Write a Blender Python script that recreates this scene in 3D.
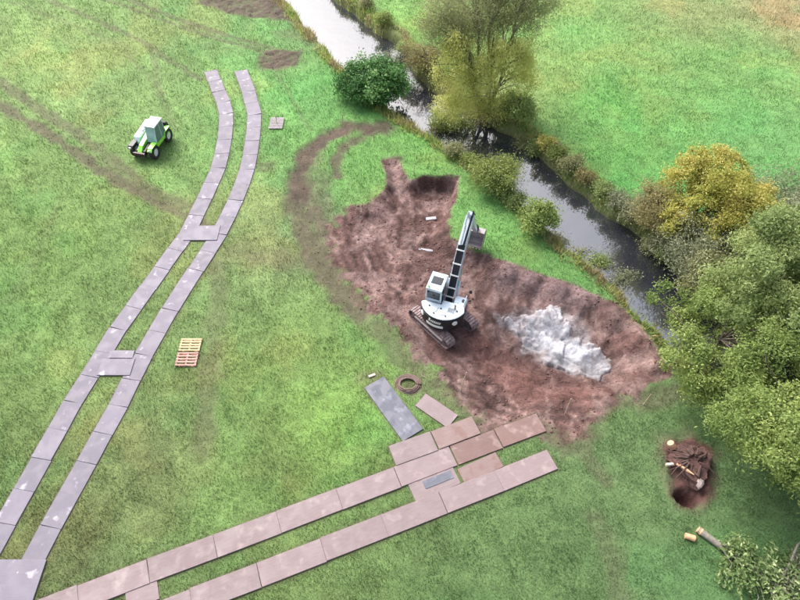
import bpy, math, random
import numpy as np
from mathutils import Vector, Matrix
random.seed(7); rng = np.random.default_rng(11)
R = math.radians
for o in list(bpy.data.objects): bpy.data.objects.remove(o)
scene = bpy.context.scene
col = scene.collection

# ------------------------------------------------------------------ camera
CAM_H, PITCH, FPX = 30.0, R(52), 620.0
cam = bpy.data.cameras.new('camera'); camo = bpy.data.objects.new('camera', cam); col.objects.link(camo)
camo.location = (0, 0, CAM_H); camo.rotation_euler = (R(90) - PITCH, 0, 0)
cam.sensor_width = 36; cam.lens = FPX / 800 * 36; cam.clip_end = 6000
scene.camera = camo
# ------------------------------------------------------------------ sky and sun (bright overcast)
SUN_EL, SUN_AZ = R(48), R(-35)          # azimuth from +Y (away from camera), negative = to the left
w = bpy.data.worlds.new('World'); scene.world = w; w.use_nodes = True
nt = w.node_tree; nt.nodes.clear()
sky = nt.nodes.new('ShaderNodeTexSky'); sky.sky_type = 'NISHITA'; sky.sun_disc = False
sky.sun_elevation = SUN_EL; sky.sun_rotation = SUN_AZ; sky.air_density = 1.0; sky.dust_density = 6.0; sky.ozone_density = 1.0
hs = nt.nodes.new('ShaderNodeHueSaturation'); hs.inputs['Saturation'].default_value = 0.55
bg = nt.nodes.new('ShaderNodeBackground'); bg.inputs['Strength'].default_value = 0.15
wo = nt.nodes.new('ShaderNodeOutputWorld')
nt.links.new(sky.outputs[0], hs.inputs['Color']); nt.links.new(hs.outputs[0], bg.inputs['Color']); nt.links.new(bg.outputs[0], wo.inputs['Surface'])
sl = bpy.data.lights.new('sun', 'SUN'); sl.energy = 1.15; sl.angle = R(30); sl.color = (1.0, 0.965, 0.92)
slo = bpy.data.objects.new('sun', sl); col.objects.link(slo)
sd = Vector((math.sin(SUN_AZ) * math.cos(SUN_EL), math.cos(SUN_AZ) * math.cos(SUN_EL), math.sin(SUN_EL)))
slo.rotation_euler = (-sd).to_track_quat('-Z', 'Y').to_euler(); slo.location = sd * 80
scene.view_settings.view_transform = 'Standard'; scene.view_settings.look = 'None'
scene.view_settings.exposure = 1.22; scene.view_settings.gamma = 1.0
scene.view_settings.use_curve_mapping = False

# ------------------------------------------------------------------ helpers
def G(px, py, z=0.0):
    """ground place seen at a spot of the 800x600 photograph"""
    u, v = px - 400, py - 300
    s, c = math.sin(PITCH), math.cos(PITCH)
    down = FPX * s + v * c; fwd = FPX * c - v * s
    t = (CAM_H - z) / down
    return np.array([u * t, fwd * t])
def GP(pts, z=0.0): return np.array([G(p[0], p[1], z) for p in pts])

_tab = rng.random((256, 256))
def vn(x, y):
    xi = np.floor(x).astype(int); yi = np.floor(y).astype(int); fx = x - xi; fy = y - yi
    fx = fx * fx * (3 - 2 * fx); fy = fy * fy * (3 - 2 * fy)
    a = _tab[xi & 255, yi & 255]; b = _tab[(xi + 1) & 255, yi & 255]; c = _tab[xi & 255, (yi + 1) & 255]; d = _tab[(xi + 1) & 255, (yi + 1) & 255]
    return (a * (1 - fx) + b * fx) * (1 - fy) + (c * (1 - fx) + d * fx) * fy
def fbm(x, y, sc=1.0, o=4, seed=0):
    t = 0; a = .5; x = x * sc + seed * 17.3; y = y * sc + seed * 9.7
    for i in range(o):
        t = t + a * vn(x, y); a *= .5; x, y = (x * 1.6 + y * 1.2) + 5.1, (y * 1.6 - x * 1.2) + 3.3
    return t / (1 - .5 ** o)          # 0..1
def seg_dist(X, Y, P, closed=False):
    d = np.full(X.shape, 1e9); n = len(P); T = np.zeros(X.shape); L = 0
    for i in range(n if closed else n - 1):
        ax, ay = P[i]; bx, by = P[(i + 1) % n]; dx, dy = bx - ax, by - ay; l2 = dx * dx + dy * dy + 1e-12
        t = np.clip(((X - ax) * dx + (Y - ay) * dy) / l2, 0, 1)
        e = np.hypot(X - ax - t * dx, Y - ay - t * dy); m = e < d
        d = np.where(m, e, d); T = np.where(m, i + t, T)
    return d, T
def sdf(X, Y, P):
    d, _ = seg_dist(X, Y, P, True); ins = np.zeros(X.shape, bool); n = len(P)
    for i in range(n):
        ax, ay = P[i]; bx, by = P[(i + 1) % n]
        if ay == by: continue
        c = ((ay > Y) != (by > Y)) & (X < (bx - ax) * (Y - ay) / (by - ay) + ax); ins ^= c
    return np.where(ins, d, -d)       # positive inside
def ss(a, b, x):
    t = np.clip((x - a) / (b - a), 0, 1); return t * t * (3 - 2 * t)
def idw(X, Y, P, V, p=3.0, s=.3):
    V = np.array(V, float); num = 0; den = 0
    for (x, y), v in zip(P, V):
        wgt = 1 / (((X - x) ** 2 + (Y - y) ** 2 + s * s) ** (p / 2)); den = den + wgt
        num = num + (wgt[..., None] * v if V.ndim > 1 else wgt * v)
    return num / (den[..., None] if V.ndim > 1 else den)

def tag(o, label=None, cat=None, group=None, kind=None):
    if label: o['label'] = label
    if cat: o['category'] = cat
    if group: o['group'] = group
    if kind: o['kind'] = kind
    return o
def empty(name, loc=(0, 0, 0), rz=0):
    o = bpy.data.objects.new(name, None); col.objects.link(o); o.location = loc; o.rotation_euler = (0, 0, rz); o.empty_display_size = .3
    return o
def link(name, me, m=None, parent=None, loc=None, rot=None):
    o = bpy.data.objects.new(name, me); col.objects.link(o)
    if m is not None and len(me.materials) == 0: me.materials.append(m)
    if parent: o.parent = parent
    if loc is not None: o.location = loc
    if rot is not None: o.rotation_euler = rot
    return o
def np_mesh(name, V, F, attrs=None, smooth=False):
    """V (n,3) array, F (m,k) array of one polygon size"""
    me = bpy.data.meshes.new(name); V = np.asarray(V, np.float32); F = np.asarray(F, np.int32)
    me.vertices.add(len(V)); me.vertices.foreach_set('co', V.ravel())
    k = F.shape[1]; me.loops.add(F.size); me.loops.foreach_set('vertex_index', F.ravel())
    me.polygons.add(len(F)); me.polygons.foreach_set('loop_start', np.arange(0, F.size, k, dtype=np.int32))
    if smooth: me.polygons.foreach_set('use_smooth', np.ones(len(F), bool))
    for nm, (typ, dom, arr) in (attrs or {}).items():
        a = me.attributes.new(nm, typ, dom); arr = np.asarray(arr, np.float32)
        a.data.foreach_set('color' if typ == 'FLOAT_COLOR' else 'value', arr.ravel())
    me.update(calc_edges=True); return me

class MB:
    def __init__(s): s.v = []; s.f = []
    def add(s, v, f):
        n = len(s.v); s.v += [tuple(p) for p in v]; s.f += [tuple(i + n for i in q) for q in f]; return s
    def box(s, c, d, M=None):
        x, y, z = d[0] / 2, d[1] / 2, d[2] / 2
        v = [Vector((a * x, b * y, e * z)) for e in (-1, 1) for b in (-1, 1) for a in (-1, 1)]
        if M is not None: v = [M @ p for p in v]
        v = [p + Vector(c) for p in v]
        return s.add(v, [(0, 2, 3, 1), (4, 5, 7, 6), (0, 1, 5, 4), (2, 6, 7, 3), (0, 4, 6, 2), (1, 3, 7, 5)])
    def tube(s, path, rad, n=8, caps=True):
        path = [Vector(p) for p in path]
        if not isinstance(rad, (list, tuple)): rad = [rad] * len(path)
        rings = []; up = Vector((0, 0, 1)); prev = None
        for i, p in enumerate(path):
            t = (path[min(i + 1, len(path) - 1)] - path[max(i - 1, 0)]).normalized()
            a = prev - t * prev.dot(t) if prev is not None else t.cross(up if abs(t.z) < .95 else Vector((1, 0, 0)))
            if a.length < 1e-4: a = t.orthogonal()
            a.normalize(); prev = a; b = t.cross(a)
            rings.append([p + (a * math.cos(2 * math.pi * k / n) + b * math.sin(2 * math.pi * k / n)) * rad[i] for k in range(n)])
        v = [q for r in rings for q in r]; f = []
        for i in range(len(path) - 1):
            for k in range(n): f.append((i * n + k, i * n + (k + 1) % n, (i + 1) * n + (k + 1) % n, (i + 1) * n + k))
        if caps: f.append(tuple(range(n - 1, -1, -1))); f.append(tuple((len(path) - 1) * n + k for k in range(n)))
        return s.add(v, f)
    def prism(s, prof, lo, hi, axis='x'):
        """extrude a 2d outline: axis x takes (y,z), z takes (x,y)"""
        n = len(prof)
        mk = (lambda a, b, t: (t, a, b)) if axis == 'x' else ((lambda a, b, t: (a, b, t)) if axis == 'z' else (lambda a, b, t: (a, t, b)))
        v = [mk(a, b, lo) for a, b in prof] + [mk(a, b, hi) for a, b in prof]
        f = [tuple(range(n - 1, -1, -1)), tuple(range(n, 2 * n))] + [(i, (i + 1) % n, n + (i + 1) % n, n + i) for i in range(n)]
        return s.add(v, f)
    def build(s, name, m, parent=None, loc=None, rot=None, bevel=0, smooth=False, seg=2):
        me = bpy.data.meshes.new(name); me.from_pydata([tuple(p) for p in s.v], [], s.f)
        import bmesh
        bm = bmesh.new(); bm.from_mesh(me); bmesh.ops.recalc_face_normals(bm, faces=bm.faces)
        if bevel:
            es = [e for e in bm.edges if len(e.link_faces) == 2 and e.calc_face_angle() > R(32)]
            bmesh.ops.bevel(bm, geom=es, offset=bevel, segments=seg, affect='EDGES', clamp_overlap=True)
        if smooth:
            for fc in bm.faces: fc.smooth = True
            for e in bm.edges: e.smooth = not (len(e.link_faces) == 2 and e.calc_face_angle() > R(38))
        bm.to_mesh(me); bm.free(); me.materials.append(m)
        o = bpy.data.objects.new(name, me); col.objects.link(o)
        if parent: o.parent = parent
        if loc is not None: o.location = loc
        if rot is not None: o.rotation_euler = rot
        return o
def rotM(ax, ang): return Matrix.Rotation(ang, 3, ax)
def copy_tree(o, parent=None):
    c = o.copy(); col.objects.link(c); c.parent = parent
    for ch in o.children: copy_tree(ch, c)
    return c

# ------------------------------------------------------------------ materials
def nodes(name):
    m = bpy.data.materials.new(name); m.use_nodes = True; t = m.node_tree
    return m, t, t.nodes['Principled BSDF'], t.nodes.new, t.links.new
def surf(name, c, rough=.6, var=.25, scale=3.0, fine=40, bump=.15, metal=0, dust=None, dust_amt=.5, dust_scale=2.0, coat=0, dist=.01):
    """painted / natural surface: mottled colour, optional dust or wear patches, fine relief"""
    m, t, b, N, L = nodes(name)
    tc = N('ShaderNodeTexCoord'); n1 = N('ShaderNodeTexNoise'); n1.inputs['Scale'].default_value = scale; n1.inputs['Detail'].default_value = 6
    L(tc.outputs['Object'], n1.inputs['Vector'])
    r = N('ShaderNodeValToRGB'); r.color_ramp.elements[0].position = .3; r.color_ramp.elements[1].position = .7
    r.color_ramp.elements[0].color = tuple(x * (1 - var) for x in c) + (1,); r.color_ramp.elements[1].color = tuple(min(1, x * (1 + var)) for x in c) + (1,)
    L(n1.outputs['Fac'], r.inputs['Fac']); out = r.outputs['Color']
    if dust:
        n2 = N('ShaderNodeTexNoise'); n2.inputs['Scale'].default_value = dust_scale; n2.inputs['Detail'].default_value = 8; n2.inputs['Roughness'].default_value = .65
        L(tc.outputs['Object'], n2.inputs['Vector'])
        mr = N('ShaderNodeMapRange'); mr.inputs['From Min'].default_value = .62 - .3 * dust_amt; mr.inputs['From Max'].default_value = .75 - .2 * dust_amt
        L(n2.outputs['Fac'], mr.inputs['Value']); mx = N('ShaderNodeMixRGB'); mx.inputs['Color2'].default_value = tuple(dust) + (1,)
        L(mr.outputs[0], mx.inputs['Fac']); L(out, mx.inputs['Color1']); out = mx.outputs['Color']
    L(out, b.inputs['Base Color'])
    b.inputs['Roughness'].default_value = rough; b.inputs['Metallic'].default_value = metal
    if coat: b.inputs['Coat Weight'].default_value = coat
    if bump:
        n3 = N('ShaderNodeTexNoise'); n3.inputs['Scale'].default_value = fine; n3.inputs['Detail'].default_value = 5
        L(tc.outputs['Object'], n3.inputs['Vector']); bp = N('ShaderNodeBump'); bp.inputs['Strength'].default_value = bump; bp.inputs['Distance'].default_value = dist
        L(n3.outputs['Fac'], bp.inputs['Height']); L(bp.outputs[0], b.inputs['Normal'])
    return m
def leafmat(name, dark, light, trans=.35, mid=None):
    m, t, b, N, L = nodes(name)
    at = N('ShaderNodeAttribute'); at.attribute_name = 'tint'
    r = N('ShaderNodeValToRGB'); r.color_ramp.elements[0].color = tuple(dark) + (1,); r.color_ramp.elements[1].color = tuple(light) + (1,)
    if mid: e = r.color_ramp.elements.new(.5); e.color = tuple(mid) + (1,)
    L(at.outputs['Fac'], r.inputs['Fac']); L(r.outputs[0], b.inputs['Base Color']); b.inputs['Roughness'].default_value = .55; b.inputs['Specular IOR Level'].default_value = .25
    tr = N('ShaderNodeBsdfTranslucent'); L(r.outputs[0], tr.inputs['Color']); mx = N('ShaderNodeMixShader'); mx.inputs[0].default_value = trans
    L(b.outputs[0], mx.inputs[1]); L(tr.outputs[0], mx.inputs[2]); L(mx.outputs[0], t.nodes['Material Output'].inputs['Surface'])
    return m
def bladmat(name, trans=.3):
    m, t, b, N, L = nodes(name)
    at = N('ShaderNodeAttribute'); at.attribute_name = 'Col'; L(at.outputs['Color'], b.inputs['Base Color']); b.inputs['Roughness'].default_value = .6; b.inputs['Specular IOR Level'].default_value = .2
    tr = N('ShaderNodeBsdfTranslucent'); L(at.outputs['Color'], tr.inputs['Color']); mx = N('ShaderNodeMixShader'); mx.inputs[0].default_value = trans
    L(b.outputs[0], mx.inputs[1]); L(tr.outputs[0], mx.inputs[2]); L(mx.outputs[0], t.nodes['Material Output'].inputs['Surface'])
    return m
def ground_mat():
    m, t, b, N, L = nodes('ground')
    at = N('ShaderNodeAttribute'); at.attribute_name = 'Col'; dm = N('ShaderNodeAttribute'); dm.attribute_name = 'dirt'
    tc = N('ShaderNodeTexCoord'); n1 = N('ShaderNodeTexNoise'); n1.inputs['Scale'].default_value = 1.7; n1.inputs['Detail'].default_value = 9; n1.inputs['Roughness'].default_value = .68
    L(tc.outputs['Object'], n1.inputs['Vector'])
    r = N('ShaderNodeValToRGB'); r.color_ramp.elements[0].position = .28; r.color_ramp.elements[1].position = .74
    r.color_ramp.elements[0].color = (.62, .60, .58, 1); r.color_ramp.elements[1].color = (1.36, 1.36, 1.34, 1)
    L(n1.outputs['Fac'], r.inputs['Fac']); mx = N('ShaderNodeMixRGB'); mx.blend_type = 'MULTIPLY'; mx.inputs['Fac'].default_value = .8
    L(at.outputs['Color'], mx.inputs['Color1']); L(r.outputs[0], mx.inputs['Color2'])
    n4 = N('ShaderNodeTexNoise'); n4.inputs['Scale'].default_value = 2.6; n4.inputs['Detail'].default_value = 10; n4.inputs['Roughness'].default_value = .78; n4.inputs['Distortion'].default_value = 1.2
    L(tc.outputs['Object'], n4.inputs['Vector']); r4 = N('ShaderNodeValToRGB'); r4.color_ramp.elements[0].position = .36; r4.color_ramp.elements[1].position = .66
    r4.color_ramp.elements[0].color = (.42, .40, .39, 1); r4.color_ramp.elements[1].color = (1.55, 1.58, 1.6, 1); L(n4.outputs['Fac'], r4.inputs['Fac'])
    mx4 = N('ShaderNodeMixRGB'); mx4.blend_type = 'MULTIPLY'; ml4 = N('ShaderNodeMath'); ml4.operation = 'MULTIPLY'; ml4.inputs[1].default_value = .8; L(dm.outputs['Fac'], ml4.inputs[0]); L(ml4.outputs[0], mx4.inputs['Fac'])
    L(mx.outputs[0], mx4.inputs['Color1']); L(r4.outputs[0], mx4.inputs['Color2']); L(mx4.outputs[0], b.inputs['Base Color'])
    b.inputs['Roughness'].default_value = .85; b.inputs['Specular IOR Level'].default_value = .25
    n2 = N('ShaderNodeTexNoise'); n2.inputs['Scale'].default_value = 5.5; n2.inputs['Detail'].default_value = 8; n2.inputs['Roughness'].default_value = .7
    L(tc.outputs['Object'], n2.inputs['Vector']); bp = N('ShaderNodeBump'); bp.inputs['Distance'].default_value = .12
    mr = N('ShaderNodeMapRange'); mr.inputs['To Min'].default_value = .35; mr.inputs['To Max'].default_value = .9
    L(dm.outputs['Fac'], mr.inputs['Value']); L(mr.outputs[0], bp.inputs['Strength']); L(n2.outputs['Fac'], bp.inputs['Height']); L(bp.outputs[0], b.inputs['Normal'])
    return m
def water_mat():
    m, t, b, N, L = nodes('river_water')
    b.inputs['Base Color'].default_value = (.022, .024, .032, 1); b.inputs['Roughness'].default_value = .04; b.inputs['IOR'].default_value = 2.75
    tc = N('ShaderNodeTexCoord'); n2 = N('ShaderNodeTexNoise'); n2.inputs['Scale'].default_value = .9; n2.inputs['Detail'].default_value = 4
    L(tc.outputs['Object'], n2.inputs['Vector']); bp = N('ShaderNodeBump'); bp.inputs['Distance'].default_value = .06; bp.inputs['Strength'].default_value = .25
    L(n2.outputs['Fac'], bp.inputs['Height']); L(bp.outputs[0], b.inputs['Normal'])
    return m
def mat_mat(name, c, pale, dark, pale_amt, wet):
    """trackway panel: worn face with pale patches (on grey panels: sky glints of puddles painted in), darker wet smears and long grain; varies from panel to panel"""
    m, t, b, N, L = nodes(name)
    tc = N('ShaderNodeTexCoord'); oi = N('ShaderNodeObjectInfo'); ad = N('ShaderNodeVectorMath'); ad.operation = 'ADD'
    ml = N('ShaderNodeMath'); ml.operation = 'MULTIPLY'; ml.inputs[1].default_value = 60; L(oi.outputs['Random'], ml.inputs[0])
    L(tc.outputs['Object'], ad.inputs[0]); L(ml.outputs[0], ad.inputs[1])
    def noise(sc, det, rough=.6, stretch=None):
        n = N('ShaderNodeTexNoise'); n.inputs['Scale'].default_value = sc; n.inputs['Detail'].default_value = det; n.inputs['Roughness'].default_value = rough
        if stretch:
            mp = N('ShaderNodeMapping'); mp.inputs['Scale'].default_value = stretch; L(ad.outputs[0], mp.inputs['Vector']); L(mp.outputs[0], n.inputs['Vector'])
        else: L(ad.outputs[0], n.inputs['Vector'])
        return n
    def rng_(src, a, bb, lo=0, hi=1):
        r = N('ShaderNodeMapRange'); r.inputs['From Min'].default_value = a; r.inputs['From Max'].default_value = bb; r.inputs['To Min'].default_value = lo; r.inputs['To Max'].default_value = hi
        L(src, r.inputs['Value']); return r.outputs[0]
    def mix(f, a, bcol):
        mx = N('ShaderNodeMixRGB'); L(f, mx.inputs['Fac']); L(a, mx.inputs['Color1']); mx.inputs['Color2'].default_value = tuple(bcol) + (1,); return mx.outputs[0]
    base = N('ShaderNodeRGB'); base.outputs[0].default_value = tuple(c) + (1,)
    o = mix(rng_(noise(3, 7, .65, (6, .7, 1)).outputs['Fac'], .35, .75, 0, .55), base.outputs[0], dark)
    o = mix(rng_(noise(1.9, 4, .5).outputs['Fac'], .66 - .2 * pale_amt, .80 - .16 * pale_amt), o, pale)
    br = N('ShaderNodeMixRGB'); br.blend_type = 'MULTIPLY'; br.inputs['Fac'].default_value = 1; L(o, br.inputs['Color1'])
    v = rng_(oi.outputs['Random'], 0, 1, .88, 1.10); cc = N('ShaderNodeCombineColor')
    for i in range(3): L(v, cc.inputs[i])
    L(cc.outputs[0], br.inputs['Color2']); L(br.outputs[0], b.inputs['Base Color'])
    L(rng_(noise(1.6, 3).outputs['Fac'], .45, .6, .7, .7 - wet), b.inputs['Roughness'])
    n3 = noise(9, 6, .6, (5, 1, 1)); bp = N('ShaderNodeBump'); bp.inputs['Strength'].default_value = .35; bp.inputs['Distance'].default_value = .012
    L(n3.outputs['Fac'], bp.inputs['Height']); L(bp.outputs[0], b.inputs['Normal'])
    return m

M = {}
M['ground'] = ground_mat(); M['water'] = water_mat()
M['mat_grey'] = mat_mat('trackway_grey', (.158, .142, .178), (.44, .42, .46), (.128, .115, .148), .16, .12)  # pale colour stands in for sky reflected in puddles
M['mat_pink'] = mat_mat('trackway_dusty', (.215, .163, .168), (.27, .212, .212), (.135, .097, .097), .40, .2)
M['mat_dark'] = mat_mat('trackway_dark', (.115, .12, .155), (.22, .23, .28), (.055, .058, .075), .45, .4)
M['mat_muddy'] = mat_mat('trackway_muddy', (.215, .150, .142), (.17, .092, .08), (.15, .085, .075), .65, .2)
M['mat_soil'] = mat_mat('trackway_soiled', (.165, .100, .090), (.25, .175, .165), (.12, .066, .058), .55, .15)
M['white_paint'] = surf('white_paint', (.52, .60, .68), .38, .10, 2.5, 50, .05, dust=(.34, .30, .29), dust_amt=.25, dust_scale=3, coat=.25)
M['rail_dust'] = surf('dusty_rail_paint', (.50, .42, .41), .6, .2, 3, 40, .2, dust=(.22, .13, .12), dust_amt=.3, dust_scale=3)
M['bucket_steel'] = surf('pale_bucket_steel', (.34, .31, .32), .5, .25, 3, 30, .2, .3, dust=(.20, .12, .11), dust_amt=.35, dust_scale=3)
M['black_paint'] = surf('black_paint', (.014, .014, .017), .45, .3, 3, 50, .05, dust=(.05, .04, .04), dust_amt=.2, dust_scale=4)
M['glass_dark'] = surf('tinted_glass', (.02, .025, .032), .06, .2, 2, 20, 0)
M['steel_worn'] = surf('worn_steel', (.22, .19, .19), .5, .3, 4, 40, .2, .6, dust=(.22, .13, .12), dust_amt=.55, dust_scale=5)
M['track_steel'] = surf('muddy_track_steel', (.26, .205, .21), .65, .3, 4, 40, .3, .2, dust=(.15, .08, .075), dust_amt=.6, dust_scale=5)
M['rubber_hose'] = surf('black_hose', (.016, .017, .024), .5, .3, 6, 40, .1)
M['chrome'] = surf('chrome_rod', (.6, .6, .62), .18, .05, 3, 30, 0, 1.0)
M['lime'] = surf('lime_paint', (.26, .68, .07), .38, .12, 3, 40, .04, dust=(.16, .20, .07), dust_amt=.2, dust_scale=4, coat=.25)
M['tyre'] = surf('tyre_rubber', (.02, .021, .022), .8, .3, 8, 40, .3, dust=(.07, .055, .045), dust_amt=.3, dust_scale=6)
M['white_rim'] = surf('white_rim', (.66, .68, .68), .45, .1, 4, 30, .05)
M['pale_cover'] = surf('pale_engine_cover', (.62, .78, .76), .35, .12, 3, 30, .05, coat=.3)
M['pallet_new'] = surf('pale_pine', (.50, .36, .20), .75, .2, 5, 30, .3)
M['pallet_red'] = surf('reddish_wood', (.40, .22, .18), .75, .25, 5, 30, .3)
M['pallet_grey'] = surf('weathered_wood', (.28, .245, .26), .8, .2, 5, 30, .3)
M['stake'] = surf('pale_stake_wood', (.42, .32, .22), .8, .2, 6, 30, .3)
M['cut_wood'] = surf('fresh_cut_wood', (.58, .34, .20), .75, .2, 6, 30, .3)
M['split_wood'] = surf('split_pale_wood', (.66, .54, .44), .75, .15, 6, 30, .3)
M['bark'] = surf('bark', (.105, .085, .065), .9, .35, 6, 30, .7, dist=.03)
M['bark_pale'] = surf('pale_bark', (.20, .185, .155), .9, .3, 6, 30, .6, dist=.03)
M['root'] = surf('root_bark', (.085, .05, .043), .9, .35, 6, 30, .7, dist=.03)
M['soil'] = surf('red_soil', (.15, .07, .058), .95, .35, 5, 20, .8, dist=.05)
M['soil_dark'] = surf('dark_red_soil', (.085, .042, .037), .95, .4, 5, 20, .9, dist=.06)
M['rock'] = surf('pale_rock', (.43, .42, .45), .8, .3, 2.5, 14, .7, dust=(.17, .155, .175), dust_amt=.6, dust_scale=2.2, dist=.05)
M['stone'] = surf('grey_stone', (.30, .24, .23), .85, .25, 4, 20, .5, dist=.03)
M['grass'] = bladmat('grass_blades'); M['bankveg'] = bladmat('bank_vegetation', .5)
M['leaf_big'] = leafmat('leaf_broad', (.115, .175, .058), (.48, .54, .230), .47, (.260, .335, .122))
M['leaf_bright'] = leafmat('leaf_bright', (.100, .170, .045), (.45, .52, .180), .45, (.240, .325, .095))
M['leaf_yellow'] = leafmat('leaf_yellow', (.15, .24, .040), (.72, .60, .24), .45, (.46, .44, .11))
M['leaf_willow'] = leafmat('leaf_willow', (.30, .34, .085), (.84, .84, .36), .52, (.60, .62, .20))
M['leaf_lime'] = leafmat('leaf_lime', (.13, .185, .05), (.40, .46, .16), .42, (.25, .31, .09))
M['leaf_olive'] = leafmat('leaf_olive', (.18, .20, .085), (.42, .42, .22), .45, (.30, .315, .15))
M['leaf_grey'] = leafmat('leaf_grey_green', (.17, .20, .115), (.42, .44, .29), .42, (.245, .27, .165))
M['leaf_dark'] = leafmat('leaf_dark_green', (.028, .085, .024), (.22, .38, .13), .3, (.075, .20, .050))
M['leaf_fall'] = leafmat('leaf_fallen', (.045, .090, .028), (.56, .62, .34), .35, (.19, .28, .095))
M['leaf_brown'] = leafmat('leaf_brownish', (.17, .15, .065), (.42, .34, .18), .42, (.28, .26, .11))

# ------------------------------------------------------------------ layout: trackway panels
PAN = []       # dict(c, ang, L, W, T, mat, label, group, z)
def lane(P, L, W, T, mat, labeler, group, gap=.008, start=0.0, z=0.0, jit=.010):
    P = GP(P); seg = np.hypot(*(P[1:] - P[:-1]).T); cum = np.r_[0, np.cumsum(seg)]
    at = lambda s: np.array([np.interp(s, cum, P[:, 0]), np.interp(s, cum, P[:, 1])])
    s = start; i = 0; out = []
    while s + L * .75 <= cum[-1]:
        a, b = at(s), at(min(s + L, cum[-1])); d = b - a; c = (a + b) / 2
        out.append(dict(c=c + rng.normal(0, jit, 2), ang=math.atan2(d[1], d[0]) - math.pi / 2 + rng.normal(0, .008), L=np.hypot(*d) - gap + .0, W=W, T=T, mat=mat, group=group, z=z + (i % 2) * .006))
        s += L; i += 1
    n = len(out)
    for i, p in enumerate(out): p['label'] = labeler(i, n)
    PAN.extend(out); return out
ORD = ['first', 'second', 'third', 'fourth', 'fifth', 'sixth', 'seventh', 'eighth', 'ninth', 'tenth', 'eleventh', 'twelfth', 'thirteenth', 'fourteenth', 'fifteenth', 'sixteenth', 'seventeenth', 'eighteenth', 'nineteenth', 'twentieth', 'twenty-first', 'twenty-second', 'twenty-third', 'twenty-fourth', 'twenty-fifth', 'twenty-sixth', 'twenty-seventh', 'twenty-eighth', 'twenty-ninth', 'thirtieth']
def far_lab(side): return lambda i, n: f'{ORD[i]} lavender-grey trackway panel from the far end of the {side} curving lane'
def quad_panel(corners, T, mat, label, group, z):
    P = GP(corners); c = P.mean(0); e = ((P[1] - P[0]) + (P[2] - P[3])) / 2; f = ((P[3] - P[0]) + (P[2] - P[1])) / 2
    if np.hypot(*e) > np.hypot(*f): lo, sh = e, f
    else: lo, sh = f, e
    PAN.append(dict(c=c, ang=math.atan2(lo[1], lo[0]) - math.pi / 2, L=np.hypot(*lo), W=np.hypot(*sh), T=T, mat=mat, label=label, group=group, z=z))
LL = [(211, 71), (218, 90), (225, 106), (227, 118), (225, 139), (220, 165), (204.5, 199), (189.5, 231), (139.5, 300), (116.5, 332), (91.5, 374), (74.5, 400), (40, 462), (10, 516), (-28, 585)]
LR = [(241, 71), (249, 92), (255, 117), (253, 139), (249, 165), (238, 196), (223, 228), (210, 249), (176, 300), (146, 352), (134, 375), (122, 400), (86, 465), (55, 520), (33, 562)]
GA, GB = 'panels of the grey curving trackway', 'panels of the dusty pink trackway'
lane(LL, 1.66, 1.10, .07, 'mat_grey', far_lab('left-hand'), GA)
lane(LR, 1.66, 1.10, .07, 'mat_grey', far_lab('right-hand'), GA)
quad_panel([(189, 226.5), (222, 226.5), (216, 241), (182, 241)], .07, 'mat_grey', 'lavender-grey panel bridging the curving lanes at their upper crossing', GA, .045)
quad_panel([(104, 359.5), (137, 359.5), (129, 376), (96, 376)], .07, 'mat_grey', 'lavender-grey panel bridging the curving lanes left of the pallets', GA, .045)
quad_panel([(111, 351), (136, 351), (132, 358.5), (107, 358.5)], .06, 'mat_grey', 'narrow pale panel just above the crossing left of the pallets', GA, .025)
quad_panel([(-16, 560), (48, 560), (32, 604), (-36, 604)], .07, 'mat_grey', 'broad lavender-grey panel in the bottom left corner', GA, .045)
lane([(453, 456.5), (-40, 643)], 3.05, 1.12, .10, 'mat_pink', lambda i, n: f'{ORD[i]} dusty pink panel of the upper straight lane, counted leftward from the seam', GB, gap=.008)
lane([(454, 456), (504, 437), (553, 418)], 2.55, 1.10, .09, 'mat_soil', lambda i, n: ['mud-smeared panel right of the seam in the upper straight lane', 'muddiest panel running into the red soil at the end of the upper lane'][i], GB, gap=.03)
lane([(552.5, 460), (80, 646)], 3.05, 1.12, .10, 'mat_pink', lambda i, n: f'{ORD[i]} dusty pink panel of the lower straight lane, counted from its right end', GB, gap=.008)
quad_panel([(387.5, 447.5), (428, 433), (440, 450.5), (397, 466)], .11, 'mat_pink', 'pale pink panel touching the foot of the dark slate panel', GB, .03)
quad_panel([(429, 432.6), (470, 418.5), (482, 433), (441, 450)], .11, 'mat_muddy', 'mud-smeared panel below the short pale loose panel', GB, .03)
quad_panel([(363, 384.5), (385, 380.5), (425, 431.5), (401, 440)], .09, 'mat_dark', 'dark slate panel lying diagonally on the bright grass', GB, .0)
quad_panel([(413.5, 404.5), (427.5, 395.5), (459.5, 417), (446, 427.5)], .09, 'mat_pink', 'short pale loose panel lying alone beside the dark slate panel', GB, .0)
quad_panel([(405, 486), (450, 467.5), (463, 482), (419, 501)], .08, 'mat_pink', 'pale panel under the small dark plate between the two straight lanes', GB, -.01)
quad_panel([(421, 482.5), (449, 471.5), (455, 477.5), (427, 489)], .02, 'mat_dark', 'small dark plate lying on the pale panel between the straight lanes', GB, .073)
quad_panel([(455, 470), (494, 454), (505, 465), (467, 484)], .08, 'mat_muddy', 'streaked panel between the straight lanes, right of the small dark plate', GB, -.01)
quad_panel([(118, 587), (150, 575), (166, 595), (134, 607)], .08, 'mat_pink', 'pink panel bridging the straight lanes at the bottom edge', GB, -.01)

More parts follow.
